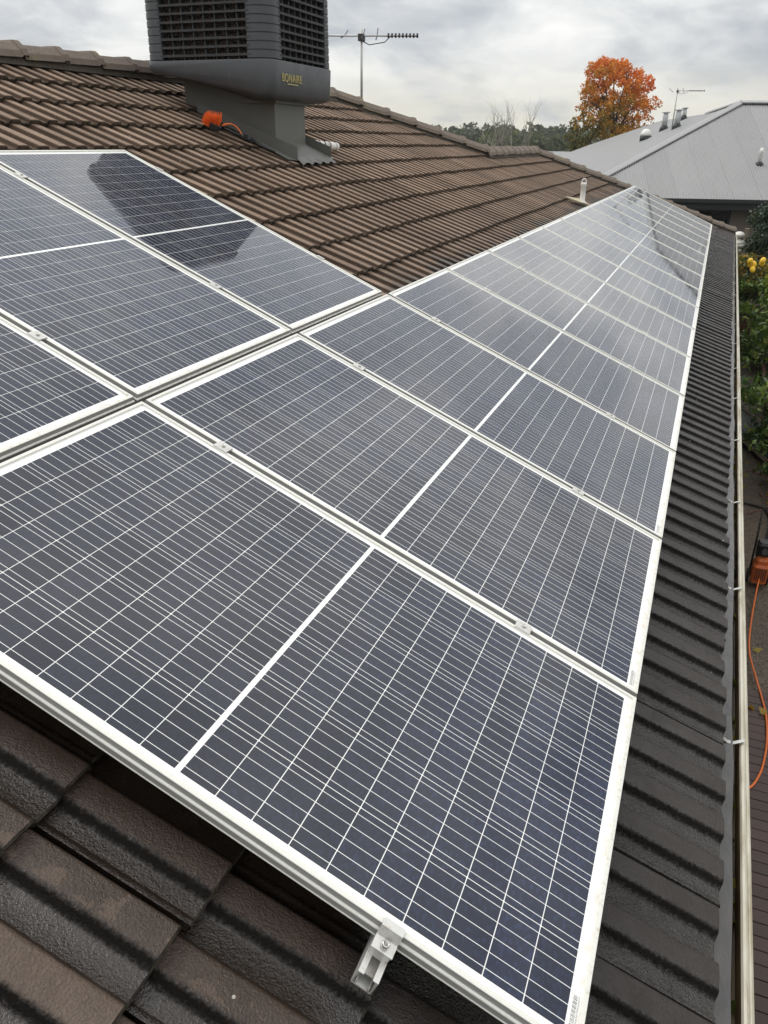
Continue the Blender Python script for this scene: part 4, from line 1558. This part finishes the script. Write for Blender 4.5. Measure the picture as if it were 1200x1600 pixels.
def spline(pts, k=6):
    out = []
    for i in range(len(pts) - 1):
        p0, p1, p2, p3 = pts[max(0, i - 1)], pts[i], pts[i + 1], pts[min(len(pts) - 1, i + 2)]
        for j in range(k):
            t = j / k
            out.append(.5 * ((2 * p1) + (p2 - p0) * t + (2 * p0 - 5 * p1 + 4 * p2 - p3) * t * t + (3 * p1 - p0 - 3 * p2 + p3) * t ** 3))
    out.append(pts[-1]); return out


hp = [wp + Vector((-.05, -.02, .20)), wp + Vector((-.12, .0, .12))] + hp[1:]
mb = MB(); mb.tube(spline(hp), .0085, 8)
tag(mb.build('orange_hose', [M_ORANGE_HOSE]), 'orange hose looping over the dark deck from the pressure washer', 'hose')
bp = [at_z(u, w, -2.69) for u, w in ((1160, 785), (1180, 790), (1196, 797), (1203, 815), (1197, 845), (1186, 880))]
mb = MB(); mb.tube(spline(bp), .014, 8)
tag(mb.build('black_hose', [M_BLACK]), 'black hose curving over the gravel behind the pressure washer', 'hose')
M_VINE = simple('reddish_tube', (.22, .08, .07), .6)
for k, l in enumerate((((1165, 735), (1185, 740), (1210, 750)), ((1186, 770), (1194, 777), (1212, 776)), ((1168, 802), (1185, 797), (1212, 793)))):
    mb = MB(); mb.tube(spline([at_z(u, w, -2.69) for u, w in l]), .006, 6)
    tag(mb.build('irrigation_tube', [M_VINE]), ['thin reddish tube on the gravel nearest the slate board', 'short bent reddish tube between the other two on the gravel', 'thin reddish tube crossing beside the black hose on gravel'][k], 'tube', 'reddish tubes on the gravel')


# ------------------------------------------------------------------ foliage
def leaf_mesh(name, centres, radii, per, size, mat, tint_fn=None, shell=.55, droop=0., aspect=2.0, seed=1):
    """many leaf-sized faces spread through clumps; every leaf is a bent diamond"""
    g = np.random.default_rng(seed)
    P, T = [], []
    for c, r in zip(centres, radii):
        n = int(per * (r ** 2) if per > 0 else -per)
        d = g.normal(size=(n, 3)); d /= np.linalg.norm(d, axis=1)[:, None]
        q = g.uniform(shell, 1.0, (n, 1)) ** .7
        P.append(np.array(c) + d * q * r * np.array([1, 1, .85]))
    P = np.concatenate(P); n = len(P)
    a = g.normal(size=(n, 3)); a[:, 2] -= droop; a /= np.linalg.norm(a, axis=1)[:, None]
    b = np.cross(a, g.normal(size=(n, 3))); b /= np.linalg.norm(b, axis=1)[:, None]
    nn = np.cross(a, b)
    s = size * g.uniform(.6, 1.35, (n, 1))
    V = np.empty((n, 4, 3)); w = s / aspect
    V[:, 0] = P - a * s * .5; V[:, 1] = P + b * w * .5 + nn * w * .15; V[:, 2] = P + a * s * .5; V[:, 3] = P - b * w * .5 + nn * w * .15
    me = bpy.data.meshes.new(name)
    me.vertices.add(4 * n); me.vertices.foreach_set('co', V.reshape(-1))
    me.loops.add(4 * n); me.loops.foreach_set('vertex_index', np.arange(4 * n, dtype=np.int32))
    me.polygons.add(n); me.polygons.foreach_set('loop_start', np.arange(0, 4 * n, 4, dtype=np.int32)); me.polygons.foreach_set('loop_total', np.full(n, 4, dtype=np.int32))
    t = g.uniform(0, 1, n) if tint_fn is None else np.clip(tint_fn(P, g), 0, 1)
    at = me.attributes.new('tint', 'FLOAT', 'POINT'); at.data.foreach_set('value', np.repeat(t, 4).astype(np.float32))
    me.materials.append(mat)
    me.update(calc_edges=True); me.validate()
    return me


def branches(mb, base, d, L, r, depth, g, spread=.6, n_kid=3, up=.15, tips=None, segs=4):
    pts, rad = [Vector(base)], [r]
    d = Vector(d).normalized(); p = Vector(base)
    for i in range(segs):
        d = (d + Vector((g.gauss(0, .10), g.gauss(0, .10), g.gauss(0, .06) + up * .25))).normalized()
        p = p + d * L / segs; pts.append(p.copy()); rad.append(r * (1 - .45 * (i + 1) / segs))
    mb.tube(pts, rad, 6 if r > .03 else (5 if r > .012 else 3), cap=False)
    if tips is not None: tips.append((p.copy(), depth))
    if depth <= 0: return
    for k in range(n_kid):
        i = segs if k == 0 else g.randint(max(1, segs // 2), segs)
        ax = Vector((g.gauss(0, 1), g.gauss(0, 1), g.gauss(0, .5))).normalized()
        nd = (d + ax * spread * g.uniform(.6, 1.25)).normalized()
        branches(mb, pts[i], nd, L * g.uniform(.58, .82), rad[i] * .78, depth - 1, g, spread, n_kid, up, tips, segs)


# autumn tree behind the neighbour's roof
M_AUT = make_leaf('autumn_leaves', [(0, (.075, .080, .014)), (.28, (.30, .20, .020)), (.52, (.72, .27, .028)), (.78, (.78, .19, .03)), (1, (.72, .085, .04))], .6)
DT = 46.0
tb = CAMLOC + ray_dir(958, 240) * (DT / ray_dir(958, 240).dot(FWD))
trx = Vector((RIGHT.x, RIGHT.y, 0)).normalized(); trd = Vector((FWD.x, FWD.y, 0)).normalized()
tree = empty('autumn_tree', (tb.x, tb.y, -2.7), label='autumn tree with red and orange leaves behind the grey roof', cat='tree')
IT = Matrix.Translation(-tree.location)
g = random.Random(5)
PXM = DT / 1214.3


def tp(px, py, dep=0.):
    """a point of the tree from its place in the crown, in pixels right of and above the crown's foot"""
    d = ray_dir(px, py)
    return CAMLOC + d * ((tb - CAMLOC).dot(trd) / d.dot(trd)) + trd * dep


crown_px = []
outline = [(92, 935, 968), (105, 915, 1000), (120, 918, 1018), (135, 908, 1024), (150, 905, 1028), (165, 900, 1028), (180, 895, 1022), (195, 890, 1010), (210, 886, 1005), (225, 880, 1000), (240, 884, 1000)]
cents, rads = [], []
for i in range(340):
    k = g.uniform(0, len(outline) - 1.001); j = int(k); f_ = k - j
    y = outline[j][0] * (1 - f_) + outline[j + 1][0] * f_; xl = outline[j][1] * (1 - f_) + outline[j + 1][1] * f_; xr = outline[j][2] * (1 - f_) + outline[j + 1][2] * f_
    half = (xr - xl) / 2
    a = g.uniform(-1, 1); x = (xl + xr) / 2 + a * (half - 3)
    dep = g.uniform(-1, 1) * math.sqrt(max(0, 1 - a * a)) * half * PXM
    cents.append(tuple(tp(x + g.uniform(-2, 2), y + 4 + g.uniform(-2, 2), dep))); rads.append(g.uniform(.20, .42))
cz0, cz1 = tp(958, 240).z, tp(958, 92).z
c0 = Vector((tb.x, tb.y, 0))


def aut_tint(P, g_):
    h = (P[:, 2] - cz0) / (cz1 - cz0)
    lat = ((P - np.array(tb)) @ np.array(trx)) / (74 * PXM)
    return .17 + .48 * h + .19 * lat + .16 * np.abs(lat) * (h > .3) + g_.normal(0, .10, len(P)) + .13 * np.sin(P[:, 2] * 2.3 + P[:, 1] * 1.7) * np.cos(P[:, 0] * 1.9)


me = leaf_mesh('crown', cents, rads, 560, .15, M_AUT, aut_tint, .25, .4, 1.7, 3)
o = link('crown', me, tree); o.matrix_basis = IT
mb = MB()
foot = Vector((tb.x, tb.y, -2.7))
mb.tube([foot, foot + NZ * 1.6, tp(956, 232), tp(957, 205), tp(958, 180)], [.24, .20, .17, .13, .09], 8)
for x, y in ((930, 130), (945, 110), (955, 105), (975, 112), (992, 125), (1008, 150), (915, 160), (902, 190), (1000, 180), (965, 140), (940, 165), (985, 160)):
    s = tp(957, 222 - g.uniform(0, 34)); e = tp(x, y, g.uniform(-1.2, 1.2)); m_ = s.lerp(e, .5) + NZ * .25
    mb.tube([s, m_, e], [.075, .045, .015], 6)
    for _ in range(4):
        a = s.lerp(e, g.uniform(.45, .95)); mb.tube([a, a + Vector((g.gauss(0, .4), g.gauss(0, .4), g.uniform(.1, .7)))], [.02, .006], 4, cap=False)
o = mb.build('trunk', [M_BARK_DK], tree); o.matrix_basis = IT

# bare trees before the wood
for (px, py, D, sc, sd, dep, lab) in ((800, 262, 42, .92, 21, 4, 'tall leafless tree with pale branches between the tiled ridge and the wood'),
                                     (757, 250, 36, .60, 8, 4, 'smaller leafless tree with thin twigs just beside the tall bare one'),
                                     (672, 222, 62, .55, 33, 3, 'faint leafless twiggy tree peeking over the tiled hip')):
    p = CAMLOC + ray_dir(px, py) * (D / ray_dir(px, py).dot(FWD))
    e = empty('bare_tree', (p.x, p.y, -2.7), label=lab, cat='tree', group='leafless trees behind the roof')
    mb = MB(); g = random.Random(sd)
    b0 = Vector((0, 0, 0)); h0 = p.z + 2.7
    mb.tube([b0, Vector((.05, 0, h0))], [.17 * sc, .12 * sc], 8)
    br = MB()
    for k in range(4 if sc > .7 else 2):
        a = 2 * math.pi * k / 6 + g.uniform(-.4, .4)
        dirv = trx * math.cos(a) * .75 + trd * math.sin(a) * .5 + NZ * g.uniform(.75, 1.2)
        branches(br, Vector((.05, 0, h0 - g.uniform(0, .5))), dirv, 1.7 * sc, .058 * sc, dep - 1, g, .55, 3, .25)
    mb.build('trunk', [M_BARK], e)
    br.build('branches', [M_BARK], e)

# far-off wood
M_WOOD = make_leaf('gum_leaves', [(0, (.045, .056, .024)), (.4, (.080, .096, .040)), (.75, (.115, .132, .056)), (1, (.19, .18, .06))], .7, .2)
g = random.Random(99)
cents, rads = [], []
for i in range(620):
    az = math.radians(g.uniform(-8, 42)); r = g.uniform(120, 330) if i > 180 else g.uniform(235, 300)
    q = min(1, max(0, (r - 75) / 200)); q = q * q * (3 - 2 * q)
    z = -2.8 + q * 2.6
    H = g.uniform(4.5, 7.5) * (.8 if r < 200 else 1.0)
    x, y = r * math.cos(az), r * math.sin(az)
    for k in range(g.randint(5, 9)):
        cents.append((x + g.gauss(0, 1.5), y + g.gauss(0, 1.5), z + H * g.uniform(.25, 1.0) - 1)); rads.append(g.uniform(.8, 1.7))


def wood_tint(P, g_):
    return .38 + .25 * np.sin(P[:, 0] * .21 + 1.3 * np.sin(P[:, 1] * .17)) + g_.normal(0, .16, len(P))


me = leaf_mesh('woodland', cents, rads, -26, 1.0, M_WOOD, wood_tint, .3, .2, 1.5, 5)
tag(link('woodland', me), 'distant belt of grey-green gum trees along the horizon', 'wood', kind='stuff')

# a distant pale tiled roof showing between ridge and wood
fp = CAMLOC + ray_dir(862, 243) * (62 / ray_dir(862, 243).dot(FWD))
far = empty('distant_house', (fp.x, fp.y, -2.7), label='distant house with pale grey tiled roof just behind the brown hip', cat='house')
mb = MB(); hz_ = fp.z + 2.7
U, V_ = trx, trd
mb.add([U * -5 + NZ * (hz_ - .9) - V_ * 1.5, U * 6 + NZ * (hz_ - .9) - V_ * 1.5, U * 5 + NZ * (hz_ + .28) + V_ * 2.5, U * -4 + NZ * (hz_ + .28) + V_ * 2.5], [(0, 1, 2, 3)])
mb.add([U * -4 + NZ * (hz_ + .28) + V_ * 2.5, U * 5 + NZ * (hz_ + .28) + V_ * 2.5, U * 6 + NZ * (hz_ - .9) + V_ * 6.5, U * -5 + NZ * (hz_ - .9) + V_ * 6.5], [(0, 1, 2, 3)])
t = NT('pale_tiles', rough=.8); _o = t.pos()
_w = t.node('ShaderNodeTexBrick'); t.l.new(t.comb(t.math('MULTIPLY', t.sep(_o)[1], 2.6), t.math('MULTIPLY', t.sep(_o)[2], 9.0), 0.), _w.inputs['Vector'])
_w.inputs['Color1'].default_value = (.30, .30, .30, 1); _w.inputs['Color2'].default_value = (.38, .38, .38, 1); _w.inputs['Mortar'].default_value = (.10, .10, .10, 1); _w.inputs['Scale'].default_value = 1.0
t.to('Base Color', _w.outputs[0])
mb.build('roof', [t.m], far)
mb = MB(); mb.box((-4, -.5, 0), (4, 4.0, hz_ - .8)); o = mb.build('wall', [M_BRICK], far); o.rotation_euler = (0, 0, math.atan2(trx.y, trx.x))

# ------------------------------------------------------------------ garden along the fence
M_DKLEAF = make_leaf('dark_glossy_leaves', [(0, (.012, .024, .010)), (.5, (.030, .054, .020)), (.85, (.050, .085, .030)), (1, (.08, .12, .04))], .35, .5)
M_LEMLEAF = make_leaf('lemon_leaves', [(0, (.055, .10, .016)), (.5, (.14, .23, .030)), (.8, (.26, .33, .045)), (1, (.42, .40, .055))], .35, .5)
M_YELLEAF = make_leaf('yellowing_leaves', [(0, (.03, .045, .012)), (.4, (.10, .11, .02)), (.7, (.30, .24, .03)), (1, (.42, .22, .03))], .5)
M_SHRUB = make_leaf('broad_shrub_leaves', [(0, (.035, .066, .018)), (.45, (.09, .165, .034)), (.8, (.18, .28, .050)), (1, (.30, .34, .06))], .35, .5)


def shrub(name, lab, cat, base, clumps, per, size, mat, stems, shell=.3, droop=.3, aspect=2., seed=1, tint=None, bark=None):
    e = empty(name, base, label=lab, cat=cat)
    me = leaf_mesh('crown', [c for c, r in clumps], [r for c, r in clumps], per, size, mat, tint, shell, droop, aspect, seed)
    link('crown', me, e)
    mb = MB()
    for a, b, r in stems:
        a, b = Vector(a), Vector(b); m_ = a.lerp(b, .5) + Vector((rng.gauss(0, .05), rng.gauss(0, .05), 0))
        mb.tube([a, m_, b], [r, r * .75, r * .4], 6)
    mb.build('trunk', [bark or M_BARK_DK], e)
    return e


g = random.Random(17)
cl = []
for i in range(90):
    h = g.uniform(0, 1); w = 1.1 * math.sqrt(max(.05, 1 - abs(h - .40) ** 1.6 * 1.6)) * (1 - .45 * max(0, h - .6))
    a = g.uniform(0, 2 * math.pi); q = math.sqrt(g.random())
    cl.append(((math.cos(a) * w * q, math.sin(a) * w * q, .4 + h * 3.0), g.uniform(.16, .32)))
shrub('evergreen_shrub', 'tall dense dark green shrub in front of the neighbour wall', 'shrub', (21.2, -1.95, -2.7), cl, 3000, .085, M_DKLEAF,
      [((0, 0, 0), (0, 0, 2.2), .06), ((0, 0, .3), (.4, .3, 2.0), .035), ((0, 0, .3), (-.3, .4, 1.9), .035)], .45, .2, 1.8, 2)
cl = []
for i in range(75):
    a = g.uniform(0, 2 * math.pi); q = math.sqrt(g.random()); h = g.uniform(0, 1)
    w = .95 * (1 - .5 * abs(h - .5))
    cl.append(((math.cos(a) * w * q, math.sin(a) * w * q, .9 + h * 1.75), g.uniform(.12, .26)))
LB = Vector((13.6, -1.75, -2.7))
lem = shrub('lemon_tree', 'lemon tree with bright green leaves and ripe yellow fruit', 'lemon tree', LB, cl, 2000, .10, M_LEMLEAF,
            [((0, 0, 0), (0, 0, 1.3), .05), ((0, 0, 1.0), (.4, .3, 1.9), .03), ((0, 0, 1.0), (-.3, .3, 1.8), .03), ((0, 0, 1.0), (.1, -.4, 1.9), .03)], .2, .5, 1.9, 4)
lm = MB(); lm.lathe([(.004, -.048), (.014, -.042), (.030, -.026), (.036, 0), (.030, .026), (.014, .042), (.004, .046)], n=12); lme = lm.mesh('lemon', [M_LEMON])
for (u, w, dx) in ((1172, 408, 0), (1178, 413, .03), (1176, 421, -.02), (1173, 414, .05), (1192, 407, .05), (1191, 411, .1)):
    q = at_x(u, w, 12.75 + dx)
    o = link('lemon', lme, lem, loc=q - LB, rot=(g.uniform(-.5, .5), g.uniform(-.5, .5), 0)); o.scale = (1.15, 1.15, 1.15)
# low yellowing shrub and ground cover on the raised bed
cl = [((g.uniform(-.5, .6), g.uniform(-.5, .55), g.uniform(.1, .95)), g.uniform(.12, .24)) for i in range(36)]
shrub('yellowing_shrub', 'low shrub with yellowing leaves on the raised bed by the gutter', 'shrub', (19.9, -1.05, -1.95), cl, 1700, .095, M_YELLEAF, [((0, 0, 0), (.1, 0, .6), .02), ((0, 0, 0), (-.1, .2, .6), .02)], .2, .3, 1.7, 6)
cl = [((g.uniform(-.4, .9), g.uniform(-1.2, 1.0), g.uniform(0, .55)), g.uniform(.12, .24)) for i in range(48)]
shrub('ivy_clump', 'dark low ivy spilling over the sleeper retaining wall', 'ivy', (19.45, -1.2, -1.95), cl, 1800, .09, M_SHRUB, [((0, 0, -.7), (.1, 0, .3), .015), ((.2, .3, -.7), (.1, .4, .3), .015)], .2, .4, 1.6, 9)
for k, (bx_, by_, hh, sd, lab, per, sz) in enumerate(((16.2, -1.55, 1.35, 41, 'broad-leaved green shrub beneath the lemon tree', 700, .12), (11.0, -1.62, 1.30, 42, 'glossy broad-leaved shrub overhanging the gravel near the slate board', 420, .16), (12.9, -1.72, 1.9, 43, 'leafy light green shrub between lemon tree and slate board', 520, .13))):
    g = random.Random(sd)
    cl = [((g.gauss(0, .40), g.gauss(0, .34), .15 + g.random() * hh), g.uniform(.14, .28)) for i in range(44)]
    shrub('garden_shrub', lab, 'shrub', (bx_, by_, -2.7), cl, per * 2, sz, M_SHRUB, [((0, 0, 0), (g.uniform(-.3, .3), g.uniform(-.3, .3), hh * .8), .02) for _ in range(5)], .15, .3, 2.4, sd)

for k, (bx_, by_, hh, sd, lab) in enumerate(((17.6, -1.75, 2.35, 61, 'tall yellow-green shrub behind the lemon tree beside the dark evergreen'), (9.6, -1.72, 1.15, 62, 'low bright green shrub on the near side of the slate board'))):
    g = random.Random(sd)
    cl = [((g.gauss(0, .42), g.gauss(0, .30), .15 + g.random() * hh), g.uniform(.14, .28)) for i in range(60)]
    shrub('garden_shrub', lab, 'shrub', (bx_, by_, -2.7), cl, 1300, .12, M_LEMLEAF if k == 0 else M_SHRUB, [((0, 0, 0), (g.uniform(-.3, .3), g.uniform(-.3, .3), hh * .8), .02) for _ in range(5)], .15, .3, 2.2, sd)

# boundary fence behind the plants
fence = empty('paling_fence', (5, -2.9, -2.72), label='weathered timber paling fence behind the garden shrubs', cat='fence')
pm = MB(); pm.box((-.047, -.008, .05), (.047, .008, 1.75)); pm = pm.mesh('paling', [M_FENCE_DK])
for k in range(170): link('paling', pm, fence, loc=(k * .1, rng.uniform(-.004, .004), rng.uniform(-.01, .01)))
for z in (.3, 1.4):
    mb = MB(); mb.box((-.1, .010, z), (17, .05, z + .08)); mb.build('fence_rail', [M_FENCE_DK], fence)

# pale post-and-rail screen with stacked white bowls beyond the gutter's end
sp = at_x(1170, 400, 22.6)
scrn = empty('timber_screen', (22.6, sp.y, -2.72), label='pale timber post screen below the neighbour wall beyond the gutter end', cat='screen')
for (u, w) in ((1136, 358), (1168, 357)):
    q = at_x(u, w, 22.6); mb = MB(); mb.box((-.05, -.05, 0), (.05, .05, q.z + 2.72)); mb.build('post', [M_FENCE], scrn, loc=(0, q.y - sp.y, 0))
a, b = at_x(1138, 371, 22.55), at_x(1170, 376, 22.55)
mb = MB(); mb.tube([a - scrn.location, b - scrn.location], .03, 6); mb.build('rail', [M_FENCE], scrn)
for k in range(9):
    q = at_x(1137 + k * 3.6, 361, 22.7); mb = MB(); mb.box((-.01, -.03, 0), (.01, .03, q.z + 2.72 - rng.uniform(0, .1))); mb.build('paling', [M_FENCE_DK], scrn, loc=(.08, q.y - sp.y, 0))
bw = MB(); bw.lathe([(.10, 0), (.17, .05), (.20, .10), (.185, .13), (.12, .19), (.05, .21)], n=16); bw = bw.mesh('bowl', [M_CERAMIC])
q0 = at_x(1155, 392, 21.0)
tot = empty('bowl_totem', (21.0, q0.y, -2.72), label='stack of white upturned bowls on a pale post beyond the gutter end', cat='garden ornament')
mb = MB(); mb.tube([(0, 0, 0), (0, 0, at_x(1155, 366, 21.0).z + 2.72)], .035, 8); mb.build('post', [M_FENCE], tot)
for (u, w) in ((1154, 372), (1154, 384), (1156, 388), (1159, 394)):
    q = at_x(u, w, 21.0); o = link('bowl', bw, tot, loc=(0, q.y - q0.y, q.z + 2.72)); s = .72 if w < 394 else .5; o.scale = (s, s, s)

# leaf litter in the gutter
g = random.Random(13)
cl = [tuple(eave(min(18.4, .2 + abs(g.gauss(0, 9)) if i % 3 else g.uniform(12, 18.4)), g.uniform(.036, .050), -.088)) for i in range(260)]
me = leaf_mesh('gutter_litter', cl, [.012] * len(cl), -2, .035, M_YELLEAF, lambda P, g_: g_.uniform(.0, .75, len(P)), .1, 0, 1.6, 18)
o = link('gutter_litter', me, gutter); o['kind'] = 'stuff'
# fallen leaves on the gravel
g = random.Random(3)
cl = [tuple(at_z(g.gauss(1161, 5), g.gauss(546, 5), -2.70)) for _ in range(30)] + [(g.uniform(5.5, 18), g.uniform(-1.6, -.6), -2.70) for _ in range(60)] + [(g.uniform(1.0, 5.2), g.uniform(-1.6, -.6), -2.662) for _ in range(24)]
me = leaf_mesh('fallen_leaves', cl, [.03] * len(cl), -2, .075, M_YELLEAF, lambda P, g_: g_.uniform(.6, 1, len(P)), .1, 0, 1.5, 8)
tag(link('fallen_leaves', me), 'yellow fallen leaves scattered over the gravel path', 'leaves', kind='stuff')

# ------------------------------------------------------------------ damp air
mb = MB(); mb.box((-60, -200, -3.75), (420, 330, 15))
hz_m = bpy.data.materials.new('damp_air'); hz_m.use_nodes = True
_n = hz_m.node_tree.nodes; _n.clear()
_o = _n.new('ShaderNodeOutputMaterial'); _v = _n.new('ShaderNodeVolumePrincipled')
_v.inputs['Color'].default_value = (.86, .89, .93, 1); _v.inputs['Density'].default_value = .0005; _v.inputs['Anisotropy'].default_value = .2
hz_m.node_tree.links.new(_v.outputs[0], _o.inputs['Volume'])
tag(mb.build('haze', [hz_m]), 'thin damp haze in the air', 'haze', kind='stuff')
